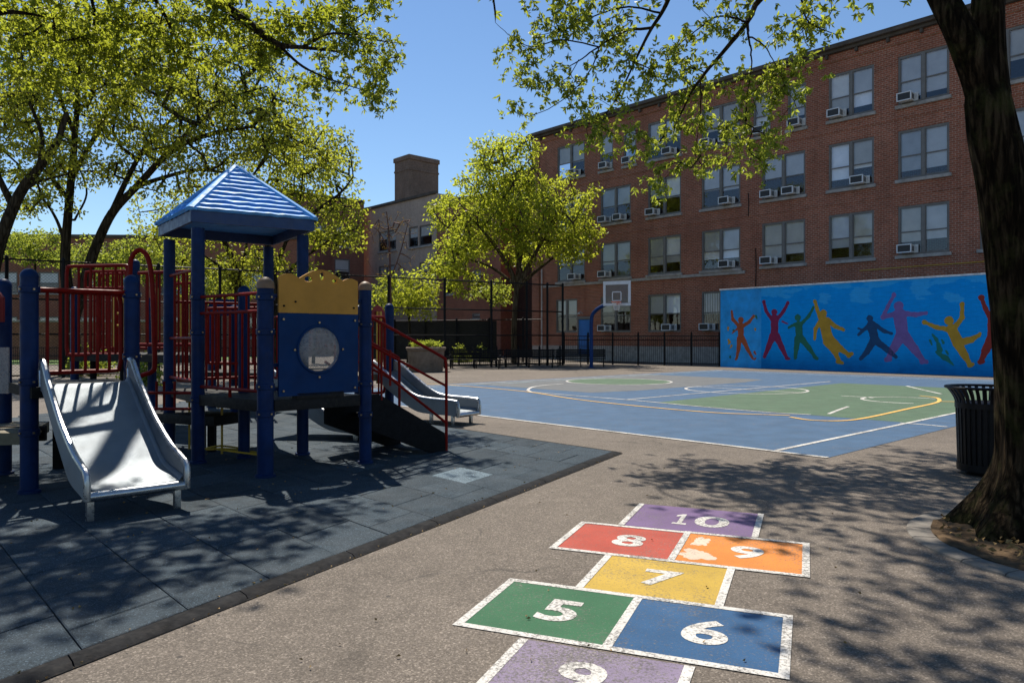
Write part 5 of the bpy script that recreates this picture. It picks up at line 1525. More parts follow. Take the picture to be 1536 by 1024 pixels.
# ------------------------------------------------------------------ second structure behind
back = thing('climbing_frame', 'second play structure with tall red barriers and yellow bars behind', 'climbing frame', (-6.2, 12.3, 0))
def g0(px, Y): return Vector(((px - CX) / F * Y, Y, 0))
def zat(py, Y): return CAMH + (HZ - py) * Y / F
q0, q1 = g0(100, 12.2), g0(192, 12.0)
barrier(q0, q1, zat(399, 12.1), zat(532, 12.1), 4, .024, par=back, inset=0)
q2, q3 = g0(208, 11.6), g0(291, 11.2)
barrier(q2, q3, zat(408, 11.4), zat(517, 11.4), 5, .022, par=back, inset=0, ends=False)
barrier(g0(128, 13.4), g0(190, 13.2), zat(407, 13.3), zat(529, 13.3), 8, .022, par=back, inset=0, mids=(zat(432, 13.3),))
barrier(g0(150, 14.2), g0(250, 13.8), zat(410, 14), zat(522, 14), 9, .02, par=back, inset=0)
barrier(g0(262, 12.2), g0(292, 12.0), zat(425, 12.1), zat(571, 12.1), 4, .02, par=back, inset=0, mids=(zat(508, 12.1),))
for px, Y, py in ((203, 12.6, 389), (228, 12.4, 440), (112, 13.0, 430), (296, 13.2, 405)):
    post(g0(px, Y), zat(py, Y), .07, par=back, cap='post_blue' if py < 440 else None, mat='post_blue')
deck([g0(104, 12.2), g0(192, 11.9), g0(292, 11.2), g0(286, 13.6), g0(130, 13.8)], zat(531, 12), .12, par=back)
for px, y0, y1, Y in ((235, 432, 510, 12.9), (271, 445, 508, 13), (286, 440, 507, 13), (172, 446, 520, 13.0), (186, 446, 520, 13.0)):
    m = MB(); m.tube([at(px, y1, Y), at(px, y0, Y)], .028, 8); m.build('yellow_bar', M['yellow_rail'], back)
m = MB()
for py in (448, 470, 488): m.tube([at(172, py, 13), at(187, py, 13)], .022, 6)
m.build('yellow_rungs', M['yellow_rail'], back)
for px, Y in ((140, 13.0), (185, 12.2), (258, 11.9)):
    p = g0(px, Y); m = MB(); m.tube([p, p + Vector((0, 0, zat(531, 12) - .1))], .055, 10); m.build('deck_leg', M['stringer'], back)

far = thing('slide_tower', 'blue posted slide tower with silver slide beyond the stairs', 'slide tower', (-3.0, 14.2, 0))
Q = g0(584, 14.6); post(Q, 2.24, .09, par=far, collars=(.6,)); post(g0(538, 15.4), 2.24, .09, par=far); Q2 = g0(352, 15.0); post(Q2, 2.24, .09, par=far); post(g0(318, 16.2), 2.24, .09, par=far)
deck([g0(520, 13.2), g0(588, 14.4), g0(560, 15.6), g0(420, 15.4)], .86, .12, par=far, mat='deck_tan')
deck([g0(300, 15.0), g0(392, 14.4), g0(420, 15.6), g0(318, 16.4)], .86, .12, par=far, mat='deck')
barrier(g0(540, 13.4), g0(577, 13.9), zat(475, 13.6), zat(590, 13.6), 3, .022, par=far, inset=0)
barrier(g0(312, 14.8), g0(405, 14.5), zat(462, 14.6), zat(545, 14.6), 10, .022, par=far, inset=0)
m = MB()
for k in range(9):
    pass
pc0, pc1 = g0(556, 14.0), g0(577, 14.3); dd = (pc1 - pc0); ln = dd.length; dd.normalize()
m.prism([(0, zat(480, 14)), (ln, zat(480, 14))] + [(ln * (1 - k / 10), zat(468, 14) + .14 * math.sin(PI * k / 10)) for k in range(11)], pc0, dd, (0, 0, 1), Vector((0, .03, 0))); m.build('arched_panel', M['red_panel'], far)
for px in (566, 571):
    m = MB(); m.tube([at(px, 575, 14.1), at(px, 467, 14.1)], .022, 8); m.build('yellow_bar', M['yellow_rail'], far)
m = MB(); m.box(g0(334, 15.2) + Vector((0, 0, zat(461, 15.2))), (.55, .04, .34), .1); m.build('blue_panel', M['panel_blue'], far)
slide(far, (-2.55, 14.35), (-.80, 13.15), .58, [(0, .88), (.15, .84), (.5, .62), (.9, .39), (1.2, .27), (1.5, .24), (1.9, .235), (2.12, .225)], lambda f: .24 - .03 * f, [(1.5, -1), (2.0, 1), (2.0, -1)])

# ------------------------------------------------------------------ trees
class Skel:
    """branch skeleton: explicit limbs first, then twigs grown out to every leaf clump"""
    def __init__(s): s.p = []; s.par = []; s.r = []; s.clump = []
    def limb(s, pts, r0, r1, parent=None, n=6, jit=.0):
        P = curve_pts(pts, n); m = len(P); prev = parent
        start = 0
        if parent is None and s.p:
            A_ = np.array([tuple(q) for q in s.p]); d = np.linalg.norm(A_ - np.array(P[0]), axis=1); prev = int(d.argmin())
        for i, p in enumerate(P):
            f = i / (m - 1)
            if jit and 0 < i < m - 1: p = p + Vector([random.gauss(0, jit) for _ in range(3)])
            s.p.append(Vector(p)); s.par.append(-1 if prev is None else prev); s.r.append(r0 + (r1 - r0) * f); prev = len(s.p) - 1
        return prev
    def grow(s, targets, step=.5, jit=.06, zpen=.0, rtip=.006, bend=.3):
        T = np.array(targets, float); A_ = np.array([tuple(q) for q in s.p])
        d0 = np.array([np.linalg.norm(A_ - t, axis=1).min() for t in T])
        s.n0 = len(s.p)
        cap = len(s.p) + 60 * len(T); buf = np.zeros((cap, 3)); buf[:len(A_)] = A_; n = len(A_); rr = np.array(s.r + [0] * (cap - len(s.r)))
        for ti in np.argsort(d0):
            t = T[ti]; d = np.linalg.norm(buf[:n] - t, axis=1) + np.maximum(0, buf[:n, 2] - t[2]) * zpen + np.maximum(0, rr[:n] - .12) * 3
            k = int(d.argmin()); a = Vector(buf[k]); b_ = Vector(t); L = (b_ - a).length
            m = max(1, int(L / step)); pdir = (a - s.p[s.par[k]]).normalized() if s.par[k] >= 0 else Vector((0, 0, 1))
            ctrl = a + (pdir * .7 + (b_ - a).normalized() * .3) * L * bend + Vector((0, 0, .08 * L))
            prev = k
            for i in range(1, m + 1):
                f = i / m; p = a * (1 - f) ** 2 + ctrl * 2 * f * (1 - f) + b_ * f * f
                if i < m: p = p + Vector([random.gauss(0, jit) for _ in range(3)])
                s.p.append(p); s.par.append(prev); s.r.append(0); buf[n] = p; n += 1; prev = len(s.p) - 1
            s.clump.append(prev)
        cnt = np.zeros(len(s.p)); cnt[s.clump] = 1
        for i in range(len(s.p) - 1, s.n0 - 1, -1):
            if s.par[i] >= 0: cnt[s.par[i]] += cnt[i]
        for i in range(s.n0, len(s.p)): s.r[i] = rtip * max(1, cnt[i]) ** .5
    def mesh(s, m, skip=0, minr=.0, seg=None):
        for i in range(len(s.p)):
            j = s.par[i]
            if j < 0 or i < skip: continue
            a, b_ = s.p[j], s.p[i]; ra, rb = min(s.r[j], s.r[i] * 1.35), s.r[i]
            if rb < minr: continue
            d = b_ - a
            if d.length < 1e-5: continue
            d.normalize(); sg = seg or (8 if rb > .06 else 5 if rb > .02 else 3)
            u = d.orthogonal().normalized(); w_ = d.cross(u); o = len(m.v)
            for q, r_ in ((a - d * ra * .3, ra), (b_ + d * rb * .3, rb)):
                for k in range(sg):
                    an = 2 * PI * k / sg; m.v.append(tuple(q + (u * math.cos(an) + w_ * math.sin(an)) * r_))
            for k in range(sg): m.f.append((o + k, o + (k + 1) % sg, o + sg + (k + 1) % sg, o + sg + k))

def blob_targets(blobs, sp):
    """blobs (px, py, rx, ry, Y, dY): clump centres in ellipsoids that sit at those picture places and depths"""
    out = []
    for (x, y, rx, ry, Y, dY, n) in blobs:
        for _ in range(n):
            v = np.random.default_rng(random.randrange(1 << 30)).normal(size=3); v /= np.linalg.norm(v); q = random.random() ** .45
            yy = Y + v[1] * q * dY; out.append(at(x + v[0] * q * rx, y + v[2] * q * ry, Y) + Vector((0, yy - Y, 0)))
    res = []
    for p in out:
        if all((p - r_).length > sp for r_ in res): res.append(p)
    return [tuple(p) for p in res]

def rough_tube(m, pts, radii, seg=40, amp=.10, freq=9, flare=None, step=.05):
    """bark: a tube with long ridges and lobes"""
    P = curve_pts(pts, 12); R_ = np.interp(np.linspace(0, 1, len(P)), np.linspace(0, 1, len(radii)), radii)
    o = len(m.v); prev = None
    for i, p in enumerate(P):
        t = (P[min(i + 1, len(P) - 1)] - P[max(i - 1, 0)]).normalized()
        u = Vector((1, 0, 0)); u = (u - t * u.dot(t)).normalized(); w_ = t.cross(u)
        for k in range(seg):
            a = 2 * PI * k / seg; c, s_ = math.cos(a), math.sin(a)
            q = Vector((c * 1.6, s_ * 1.6, p.z * .55)); rid = noise.noise(q * (freq / 2.4)) * .6 + .4 * noise.noise(Vector((c * freq, s_ * freq, p.z * 1.6)))
            r_ = R_[i] * (1 + amp * rid + .06 * noise.noise(Vector((c, s_, p.z * .8))))
            if flare: r_ += flare(a, p.z)
            m.v.append(tuple(p + (u * c + w_ * s_) * r_))
    for i in range(len(P) - 1):
        for k in range(seg): m.f.append((o + i * seg + k, o + i * seg + (k + 1) % seg, o + (i + 1) * seg + (k + 1) % seg, o + (i + 1) * seg + k))

def tree(name, label, base, limbs, targets, leafmat, nleaf, rad, L, Wd, bark='bark', group=None, step=.5, rtip=.008, zpen=.0, minr=.0, droop=.25, jit=.07, crown=True, category='tree'):
    t = thing(name, label, category, base, 0, group); sk = Skel()
    for (pts, r0, r1) in limbs: sk.limb(pts, r0, r1)
    sk.grow(targets, step, jit, zpen, rtip)
    m = MB(); sk.mesh(m, minr=minr); m.build('trunk', M[bark], t)
    if crown:
        C = [tuple(sk.p[i]) for i in sk.clump]
        P, Dv, tn = scatter_leaves(C, nleaf, rad, droop=droop)
        leaf_mesh('crown', P, Dv, L, Wd, M[leafmat], t, tn)
    return t, sk

# --- the spreading tree in front of the annex
Yc = 45.5
b0 = at(771, 543, Yc); b0.z = 0
lim = [([b0, at(771, 500, Yc), at(773, 455, Yc), at(775, 430, Yc)], .19, .15)]
lim += [([at(775, 432, Yc), at(765, 405, Yc), at(740, 365, Yc - 1), at(700, 320, Yc - 2)], .20, .05), ([at(775, 430, Yc), at(778, 395, Yc), at(770, 340, Yc + 1), at(755, 260, Yc)], .20, .04),
        ([at(776, 430, Yc), at(795, 395, Yc), at(820, 350, Yc - 1), at(850, 300, Yc - 1)], .19, .05), ([at(777, 432, Yc), at(800, 410, Yc + 1), at(840, 380, Yc + 1), at(880, 362, Yc)], .14, .04),
        ([at(770, 425, Yc), at(735, 400, Yc + 1), at(690, 385, Yc + 2)], .12, .04), ([at(778, 400, Yc), at(790, 340, Yc + 2), at(800, 270, Yc + 2), at(795, 225, Yc)], .13, .03)]
tg = blob_targets([(745, 265, 60, 55, Yc, 3.2, 90), (700, 330, 58, 55, Yc, 3.2, 100), (780, 330, 80, 70, Yc, 4, 150), (850, 320, 55, 60, Yc, 3.2, 90), (690, 385, 52, 42, Yc, 3, 60), (855, 372, 42, 26, Yc, 2.5, 36),
                   (760, 225, 28, 26, Yc, 1.5, 16), (725, 232, 24, 24, Yc, 1.2, 12), (792, 222, 18, 22, Yc, 1.2, 9), (800, 270, 36, 30, Yc, 2, 24), (665, 312, 22, 18, Yc, 1.5, 10), (690, 420, 40, 20, Yc, 2, 18), (640, 405, 22, 18, Yc, 1, 8), (880, 350, 20, 12, Yc, 1.5, 9)], .50)
tree('spreading_tree', 'spreading bright green tree in front of the brick school corner', b0, lim, tg, 'leaf_center', 44, .42, .21, .12, rtip=.021, step=.6, bark='bark_olive')

# --- the forked tree behind the play structure
Yc = 31.5
b0 = at(108, 559, Yc); b0.z = 0
B = lambda x, y, d=0: at(x, y, Yc + d)
lim = [([b0, B(109, 520), B(108, 478)], .34, .30),
       ([B(108, 480), B(100, 420), B(98, 380), B(104, 300), B(112, 210), B(116, 140), B(112, 60)], .27, .06),
       ([B(109, 480), B(128, 420), B(142, 375), B(168, 320), B(205, 280), B(258, 226, -1), B(320, 200, -2), B(380, 190, -3)], .27, .06),
       ([B(168, 318), B(190, 270), B(215, 225), B(245, 190), B(275, 165), B(320, 120)], .13, .03),
       ([B(205, 280), B(240, 268), B(290, 255, -1), B(330, 258, -2), B(380, 262, -2)], .11, .03),
       ([B(104, 300), B(80, 270), B(64, 235), B(40, 180), B(20, 120)], .12, .03), ([B(99, 370), B(85, 330), B(65, 300), B(30, 270)], .08, .03),
       ([B(106, 270), B(125, 235), B(150, 190), B(175, 130), B(200, 60)], .13, .03), ([B(112, 200), B(95, 160), B(80, 110), B(75, 50)], .11, .03),
       ([B(258, 226, -1), B(290, 190, -2), B(340, 150, -3), B(400, 130, -3)], .10, .03), ([B(112, 330), B(130, 290), B(118, 250)], .05, .03)]
tg = blob_targets([(110, 110, 120, 90, Yc, 4, 200), (230, 120, 110, 85, Yc - 1, 4, 180), (350, 150, 95, 70, Yc - 2, 3.5, 120), (40, 170, 60, 70, Yc, 3, 60), (320, 215, 100, 45, Yc - 2, 3, 80), (430, 200, 60, 50, Yc - 3, 2.5, 55),
                   (200, 215, 70, 40, Yc, 2.5, 40), (60, 250, 70, 34, Yc, 2.5, 34), (150, 255, 60, 30, Yc, 2, 20), (280, 285, 70, 20, Yc, 2, 22), (60, 310, 60, 26, Yc, 2, 16), (180, 30, 190, 40, Yc, 4, 110), (400, 70, 60, 40, Yc - 1, 3, 40), (485, 225, 34, 36, Yc - 3, 2, 16)], .50)
tree('forked_tree', 'tall forked tree with arching limbs behind the steel slide', b0, lim, tg, 'leaf_mid', 50, .42, .165, .095, rtip=.022, step=.55)

# --- the leaning tree at far left
Yc = 27.0
b0 = at(-28, 566, Yc); b0.z = 0
B = lambda x, y, d=0: at(x, y, Yc + d)
lim = [([b0, B(-22, 480), B(-10, 400), B(8, 340), B(33, 285), B(60, 250), B(85, 215), B(100, 170)], .30, .09), ([B(33, 287), B(60, 272), B(100, 262)], .08, .03), ([B(20, 310), B(0, 270), B(-30, 200), B(-60, 120)], .14, .04), ([B(60, 250), B(62, 200), B(40, 140), B(30, 60)], .10, .03)]
tg = blob_targets([(0, 150, 90, 90, Yc, 3, 80), (-90, 170, 90, 100, Yc, 3, 60), (60, 60, 80, 60, Yc, 3, 50), (20, 245, 70, 30, Yc, 2, 18), (110, 230, 40, 20, Yc, 1.5, 10)], .52)
tree('leaning_tree', 'leaning dark trunk tree at the far left edge of the playground', b0, lim, tg, 'leaf_mid', 48, .42, .155, .09, rtip=.017, step=.5)

# --- trees behind the roofed tower
Yc = 35.0
for (bx_, top, lims, blobs, lab) in (
    (413, 400, [((413, 540), (412, 450), (408, 400), (395, 350), (370, 300)), ((410, 410), (430, 360), (450, 300), (455, 240)), ((409, 400), (400, 330), (420, 250)), ((414, 440), (440, 400), (480, 370), (510, 350)), ((430, 360), (470, 320), (510, 290), (530, 265))],
     [(440, 230, 75, 55, 35, 3, 70), (490, 270, 52, 48, 35, 2.5, 55), (400, 290, 70, 50, 35, 3, 55), (470, 335, 70, 40, 35, 2.5, 50), (510, 320, 42, 30, 35, 2, 22), (520, 355, 26, 18, 35, 1.5, 10), (430, 395, 60, 30, 35, 2, 22), (500, 225, 36, 26, 35, 2, 16)], 'leafy green tree directly behind the blue tower roof'),
    (357, 400, [((357, 540), (357, 440), (352, 400), (335, 360), (310, 320)), ((356, 420), (368, 380), (372, 330)), ((356, 430), (330, 400), (300, 380))],
     [(330, 330, 60, 40, 37, 2.5, 36), (300, 380, 55, 36, 37, 2.5, 30), (360, 400, 55, 30, 37, 2, 26), (250, 330, 50, 40, 37, 2.5, 24), (350, 430, 40, 20, 37, 1.5, 10)], 'smaller green tree seen between the tower posts')):
    b0 = at(bx_, 550, Yc); b0.z = 0
    lim = []
    for i, L_ in enumerate(lims):
        pts = [at(x, y, Yc + (random.uniform(-1, 1) if k and i else 0)) for k, (x, y) in enumerate(L_)]
        if i == 0: pts[0] = b0
        lim.append((pts, .24 if i == 0 else .11, .07 if i == 0 else .03))
    tree('background_tree', lab, b0, lim, blob_targets(blobs, .55), 'leaf_mid', 42, .46, .19, .115, rtip=.018, step=.6, group='trees behind the play structure')
    Yc = 37.0

# --- small trees and shrubs beyond the fence
for (x, y, rx, ry, Y, n, lab, mt_) in (
    (52, 372, 62, 26, 50, 60, 'pale green small tree beyond the fence at far left', 'leaf_bg'), (150, 395, 55, 42, 47, 70, 'pale green small tree beyond the fence behind the forked trunk', 'leaf_bg'),
    (235, 385, 50, 45, 48, 60, 'pale green small tree beyond the fence left of the tower', 'leaf_bg'), (325, 420, 50, 34, 46, 50, 'pale green small tree seen under the tower roof', 'leaf_bg'),
    (612, 440, 44, 36, 46, 60, 'small round green tree beside the planter', 'leaf_center'), (572, 445, 24, 26, 47, 22, 'narrow green shrub tree right of the porthole panel', 'leaf_bg'),
    (470, 425, 48, 26, 45, 40, 'rusty green shrub behind the yellow scalloped panel', 'leaf_bg'), (735, 438, 34, 18, 49, 22, 'thin green sapling left of the spreading tree trunk', 'leaf_bg')):
    b0 = at(x, 540, Y); b0.z = 0; s_ = Y / F
    lim = [([b0, b0.lerp(at(x + 4, y + ry * .8, Y), .6), at(x, y + ry * .4, Y)], .11, .06), ([at(x, y + ry * .9, Y), at(x - rx * .3, y + ry * .3, Y), at(x - rx * .5, y - ry * .3, Y)], .05, .025), ([at(x + 2, y + ry * .8, Y), at(x + rx * .3, y + ry * .2, Y), at(x + rx * .45, y - ry * .3, Y)], .05, .025)]
    tree('small_tree', lab, b0, lim, blob_targets([(x, y, rx, ry, Y, rx * s_ * .9, n), (x + rx * .4, y + ry * .5, rx * .6, ry * .6, Y, rx * s_ * .6, n // 3)], .45), mt_, 52, .44, .2, .12, rtip=.012, group='small trees beyond the fence')
Y = 44; b0 = at(588, 540, Y); b0.z = 0
tg = blob_targets([(575, 345, 34, 30, Y, 1.5, 30), (598, 335, 34, 24, Y, 1.5, 22), (600, 385, 26, 26, Y, 1.2, 16), (570, 400, 22, 22, Y, 1, 10)], .25)
tree('bare_tree', 'thin bare reddish tree in front of the taupe wing', b0, [([b0, at(586, 450, Y), at(584, 360, Y), at(580, 318, Y)], .09, .03), ([at(585, 420, Y), at(600, 380, Y), at(612, 335, Y)], .05, .02), ([at(585, 380, Y), at(570, 350, Y), at(556, 338, Y)], .04, .02)], tg, 'leaf_rust', 5, .2, .09, .05, bark='twig_rust', rtip=.014, jit=.05)
# shrubs along the fence foot
for i, (x, y, Y, w_) in enumerate(((212, 520, 24, 26), (135, 525, 30, 30), (690, 520, 47, 12), (722, 524, 48, 14))):
    b0 = at(x, 540, Y); b0.z = 0; s_ = Y / F; q = []
    for k in range(40):
        a = random.random() * 2 * PI; r_ = math.sqrt(random.random()) * w_ * s_; q.append((b0.x + r_ * math.cos(a), b0.y + r_ * math.sin(a), .15 + random.random() * 1.0 * (1 - (r_ / (w_ * s_)) ** 2)))
    t = thing('shrub', ['low green shrub behind the red barriers', 'low green shrub at the forked tree foot', 'low green shrub by the annex door', 'low green shrub left of the spreading tree'][i], 'shrub', b0, 0, 'low shrubs')
    m = MB()
    for k in range(9): m.tube([b0 + Vector((random.uniform(-.1, .1), random.uniform(-.1, .1), 0)), Vector(q[k])], .012, 4)
    m.build('stems', M['bark'], t)
    P, Dv, tn = scatter_leaves(q, 30, .28); leaf_mesh('foliage', P, Dv, .13, .07, M['leaf_bg'], t, tn)

# --- the big trunk in the foreground with its hanging boughs
big = thing('foreground_tree', 'big leaning dark trunk in the tree pit with boughs overhead', 'tree', TB)
TY = 5.72
def lobes(a, z):
    f = max(0, 1 - z / .75); l = .5 + .5 * math.cos(a * 5 + 1.1) ; l2 = .5 + .5 * math.cos(a * 2 - 5.6)
    return .50 * f ** 2.4 * (.35 + .65 * l * .7 + .45 * l2) + .05 * max(0, 1 - z / 1.8) * l
tp = lambda x, y, d=0: at(x, y, TY + d)
m = MB()
base_ = Vector((TB.x, TB.y, -.05))
trunk_pts = [base_, tp(1562, 760), tp(1556, 680), tp(1547, 560), tp(1533, 450), tp(1519, 350), tp(1502, 258), tp(1489, 195), tp(1481, 150), tp(1472, 112), tp(1468, 88)]
rough_tube(m, trunk_pts, [.27, .262, .255, .245, .225, .205, .182, .172, .155, .10, .02], 96, .085, 9, lobes)
forkL = [tp(1490, 200), tp(1478, 140), tp(1460, 92), tp(1440, 48), tp(1415, 0, .1), tp(1375, -75, .3)]
forkR = [tp(1492, 200), tp(1486, 145), tp(1482, 95), tp(1481, 50), tp(1482, 0), tp(1490, -120, .1), tp(1500, -330, .4)]
far_l = [forkL[-1], Vector((3.05, 6.5, 5.3)), Vector((3.1, 7.4, 6.1)), Vector((3.35, 8.7, 6.5)), at(1165, -25, 10.1)]
rough_tube(m, forkL, [.10, .135, .125, .110, .102, .09], 64, .09, 9); rough_tube(m, forkR, [.10, .135, .125, .12, .115, .10, .08], 64, .09, 9)
m.build('trunk', M['bark_front'], big)
sk = Skel()
sk.limb(forkL, .09, .085); iL = len(sk.p) - 1
sk.limb(far_l, .085, .052, parent=iL)
def bl_(pts, d0, d1, r0, r1): 
    n = len(pts) - 1; sk.limb([at(x, y, d0 + (d1 - d0) * i / n) for i, (x, y) in enumerate(pts)], r0, r1, n=5, jit=.004)
bl_([(1165, -25), (1139, 0), (1120, 35), (1090, 72), (1050, 119), (1028, 156), (1010, 197)], 10.1, 11.4, .050, .012)
bl_([(1121, 33), (1123, 56), (1127, 93), (1120, 150)], 10.3, 11.0, .024, .007)
bl_([(1050, 120), (1051, 150), (1049, 185), (1042, 232)], 10.9, 11.3, .017, .005)
bl_([(1121, 33), (1080, 24), (1046, 45), (1002, 82)], 10.3, 11.2, .020, .006)
bl_([(1128, 56), (1147, 70), (1162, 96), (1180, 135)], 10.5, 10.6, .014, .005)
sk.limb([Vector((3.3, 8.6, 6.5)), Vector((2.75, 9.5, 6.75)), at(1010, -30, 10.6), at(1002, 0, 10.7), at(991, 22, 10.8), at(976, 45, 10.9), at(957, 82, 11), at(931, 137, 11.2), at(913, 165, 11.3)], .050, .010, n=5)
bl_([(976, 42), (939, 47), (898, 71), (868, 92), (848, 104)], 10.9, 11.4, .024, .007)
bl_([(898, 71), (842, 60), (798, 71), (768, 56), (743, 34)], 11.1, 11.7, .015, .004)
bl_([(990, 20), (943, 11), (898, 22), (850, 45), (805, 53)], 10.8, 11.5, .020, .005)
bl_([(898, 72), (884, 108), (842, 152), (794, 174), (766, 163)], 11.1, 11.8, .013, .004)
bl_([(868, 90), (850, 118), (815, 135), (770, 118)], 11.3, 11.8, .008, .004)
sk.limb([Vector((3.3, 8.6, 6.5)), Vector((3.9, 9.6, 6.6)), at(1195, -20, 10.6), at(1202, 0, 10.6), at(1213, 33, 10.7), at(1258, 54, 10.8)], .036, .006, n=5)
sk.limb([Vector((3.05, 6.5, 5.3)), Vector((2.2, 7.2, 6.3)), Vector((1.4, 8.2, 7.0)), Vector((.9, 9.4, 7.4))], .06, .02); sk.limb([Vector((3.1, 7.4, 6.1)), Vector((3.8, 8.4, 7.0)), Vector((4.6, 9.8, 7.6)), Vector((5.2, 11.5, 7.9))], .06, .02)
vis = blob_targets([(x, y, rx, ry, Y, .55, n) for (x, y, rx, ry, n, Y) in (
    (785, 85, 44, 46, 12, 11.6), (858, 40, 66, 40, 22, 11.3), (835, 125, 56, 36, 13, 11.5), (930, 35, 66, 38, 22, 11), (925, 120, 64, 54, 22, 11.2), (1000, 105, 54, 54, 20, 11.1), (1005, 185, 56, 36, 18, 11.3),
    (1060, 40, 56, 40, 15, 10.7), (1085, 185, 66, 56, 30, 11.2), (1125, 232, 52, 34, 16, 11.2), (1160, 110, 60, 44, 18, 10.7), (1200, 45, 46, 44, 15, 10.7), (1242, 32, 26, 24, 6, 10.8), (1005, 262, 32, 26, 9, 11.4), (985, 285, 20, 14, 4, 11.4), (880, 170, 36, 24, 7, 11.5),
    (950, 215, 46, 24, 8, 11.4), (775, 165, 22, 10, 4, 11.8), (1150, 180, 44, 34, 12, 11), (910, 210, 36, 26, 8, 11.4), (1050, 250, 30, 20, 7, 11.4), (1185, 140, 30, 20, 7, 10.8), (870, 210, 30, 14, 5, 11.5), (1040, 110, 60, 60, 14, 11))], .17)
hid = []
def shade(x, y, z): return x - sd.x / sd.z * z, y - sd.y / sd.z * z
while len(hid) < 265:                          # boughs above the frame whose shade dapples the ground
    x, y, z = random.uniform(-.4, 6.2), random.uniform(5.0, 16), random.uniform(6.0, 10)
    if HZ - (z - CAMH) / y * F < -22 and noise.noise(Vector((x * .8, y * .8, 3))) > -.25:
        gx, gy = shade(x, y, z)
        if gx > np.interp(gy, [3, 3.6, 4.3, 6, 7.5, 9, 11], [.7, 1.1, 2.0, 2.0, 1.4, .9, .7]): hid.append((x, y, z))
sk.limb(forkR, .12, .08)
sk.limb([forkR[-1], Vector((4.4, 6.9, 7.2)), Vector((4.9, 8.2, 8.0))], .07, .03)
sk.limb([forkR[-2], Vector((3.6, 5.2, 6.0)), Vector((2.6, 5.3, 7.2)), Vector((1.8, 6.0, 7.8))], .06, .03)
sk.grow(vis + hid, .16, .022, 0, .0042, .35)
m = MB(); sk.mesh(m)
m.build('boughs', M['bark'], big)
def sprigs(sk, clump_ids, per, spread, n_leaf, L, Wd, along=True):
    """leaf clusters as they hang from fine twigs: a short stalk with a fan of leaflets"""
    P, D_, T_ = [], [], []
    for ci in clump_ids:
        node = ci; pts = [sk.p[ci]]
        for _ in range(3 if along else 0):
            j = sk.par[node]
            if j < 0 or sk.r[j] > .011: break
            node = j; pts.append(sk.p[j])
        for p in pts:
            for _ in range(per if p is pts[0] else max(1, per // 3)):
                c = Vector(p) + Vector([random.gauss(0, spread) for _ in range(3)]); tn = random.random()
                ax = Vector((random.gauss(0, 1), random.gauss(0, 1), random.gauss(-.25, .6))).normalized(); u = ax.orthogonal().normalized(); w_ = ax.cross(u)
                for k in range(n_leaf):
                    a = 2 * PI * k / n_leaf + random.random(); d = (ax * .75 + (u * math.cos(a) + w_ * math.sin(a)) * random.uniform(.5, 1.0)); d.z -= .25
                    P.append(tuple(c + ax * random.uniform(-.05, .03))); D_.append(tuple(d)); T_.append(tn)
    return np.array(P), np.array(D_), np.array(T_)
nv = len(vis); ends = sk.clump
visset = [i for i in ends if HZ - (sk.p[i].z - CAMH) / max(.1, sk.p[i].y) * F > -20]
hidset = [i for i in ends if i not in set(visset)]
P, Dv, tn = sprigs(sk, visset, 5, .085, 6, .09, .034)
P2_, D2_, t2_ = sprigs(sk, hidset, 13, .22, 6, .1, .04)
leaf_mesh('crown', np.vstack([P, P2_]), np.vstack([Dv, D2_]), np.concatenate([np.full(len(P), .092), np.full(len(P2_), .12)]), np.concatenate([np.full(len(P), .036), np.full(len(P2_), .05)]), M['leaf_near'], big, np.concatenate([tn, t2_]), .18)

# --- the overhanging tree at upper left, trunk out of the frame
lb0 = Vector((-9.6, 7.6, 0))
ov = thing('overhanging_tree', 'near tree hanging dense green boughs over the play area', 'tree', lb0)
sk = Skel()
sk.limb([lb0, Vector((-9.5, 7.6, 2)), Vector((-9.2, 7.8, 4.2)), Vector((-8.6, 8.2, 5.6))], .30, .2)
sk.limb([Vector((-8.6, 8.2, 5.6)), Vector((-7.2, 8.6, 6.6)), Vector((-5.6, 9.0, 7.0)), at(250, -40, 11.6), at(321, 0, 12), at(375, 37, 12), at(417, 67, 12.2), at(454, 71, 12.6), at(521, 79, 14.5)], .16, .018, n=5)
sk.limb([at(417, 67, 12.2), at(454, 100, 12.6), at(500, 121, 13.5), at(560, 140, 15.2)], .03, .008, n=5)
sk.limb([at(454, 71, 12.6), at(500, 50, 13), at(560, 60, 15), at(605, 66, 16)], .03, .008, n=5)
sk.limb([Vector((-6.4, 8.8, 6.9)), at(215, -40, 11.4), at(233, 0, 12), at(254, 37, 12.2), at(262, 79, 12.4), at(283, 120, 12.6)], .05, .010, n=5)
sk.limb([Vector((-7.2, 8.6, 6.6)), at(120, -40, 11.2), at(138, 0, 12), at(142, 45, 12.2), at(143, 90, 12.4)], .05, .008, n=5)
sk.limb([Vector((-8.6, 8.2, 5.6)), at(-60, 20, 10.4), at(20, 18, 11), at(80, 28, 11.4)], .08, .010, n=5)
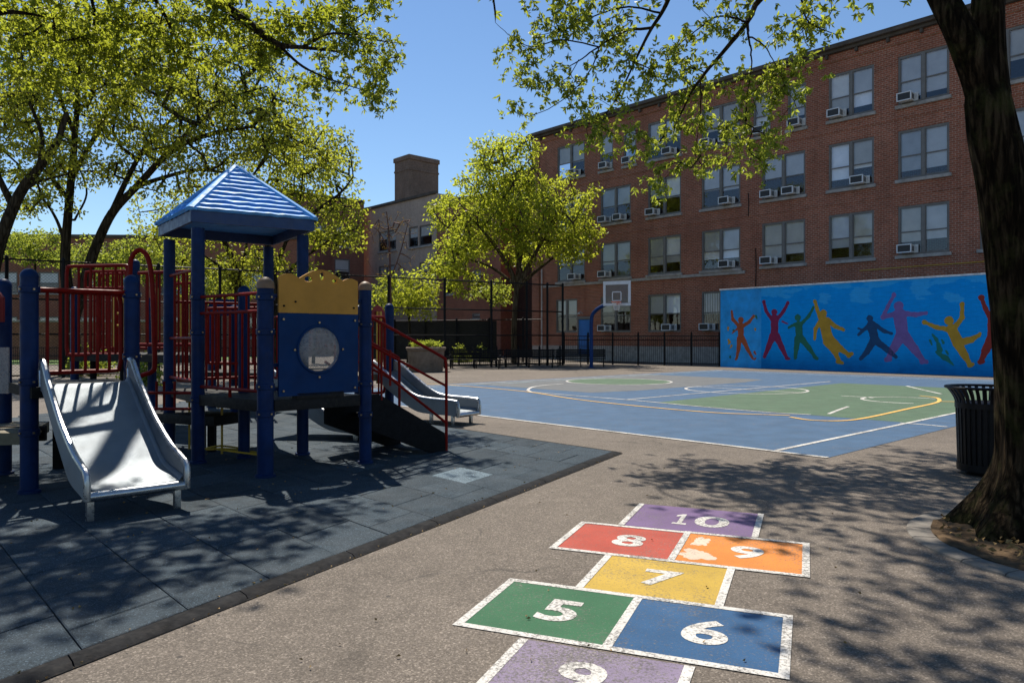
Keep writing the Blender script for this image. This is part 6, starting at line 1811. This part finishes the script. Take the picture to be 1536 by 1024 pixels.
sk.limb([Vector((-8.6, 8.2, 5.6)), Vector((-7.4, 6.6, 6.6)), Vector((-5.8, 5.8, 7.2)), Vector((-3.8, 5.6, 7.4))], .11, .03); sk.limb([Vector((-7.2, 8.6, 6.6)), Vector((-6, 10.2, 7.6)), Vector((-4.8, 11.4, 8.2))], .08, .03)
vis = blob_targets([(x, y, rx, ry, Y, .6, n) for (x, y, rx, ry, n, Y) in ((570, 85, 34, 52, 34, 15.5), (505, 55, 52, 48, 44, 14), (445, 35, 56, 36, 36, 12.6), (410, 85, 46, 40, 20, 12.4), (320, 35, 76, 42, 40, 12.2), (215, 35, 82, 42, 42, 12.2), (90, 35, 88, 42, 44, 11.8),
    (490, 128, 40, 28, 16, 14), (100, 105, 76, 34, 18, 12), (270, 95, 60, 36, 20, 12.4), (565, 145, 22, 24, 12, 15.5), (530, 0, 60, 25, 20, 14), (20, 60, 40, 60, 16, 11.6), (180, 95, 50, 30, 12, 12))], .16)
hid = []
while len(hid) < 170:
    x, y, z = random.uniform(-8.2, -2.6), random.uniform(5.2, 11.2), random.uniform(6.0, 8.4)
    if HZ - (z - CAMH) / y * F < -10 and noise.noise(Vector((x * .8, y * .8, 9))) > -.12:
        gx, gy = shade(x, y, z)
        if gx < MC.x + (gy - MC.y) * E1.x / E1.y - .55 and math.hypot(gx + 3.7, gy - 6.75) > 1.25: hid.append((x, y, z))
sk.grow(vis + hid, .18, .025, 0, .0045, .35)
m = MB(); sk.mesh(m); m.build('trunk', M['bark'], ov)
visset = [i for i in sk.clump if HZ - (sk.p[i].z - CAMH) / max(.1, sk.p[i].y) * F > -20]; sv = set(visset)
P, Dv, tn = sprigs(sk, visset, 6, .11, 6, .09, .036)
P2_, D2_, t2_ = sprigs(sk, [i for i in sk.clump if i not in sv], 15, .24, 6, .1, .04)
leaf_mesh('crown', np.vstack([P, P2_]), np.vstack([Dv, D2_]), np.concatenate([np.full(len(P), .10), np.full(len(P2_), .12)]), np.concatenate([np.full(len(P), .042), np.full(len(P2_), .052)]), M['leaf_nearleft'], ov, np.concatenate([tn, t2_]), .18)
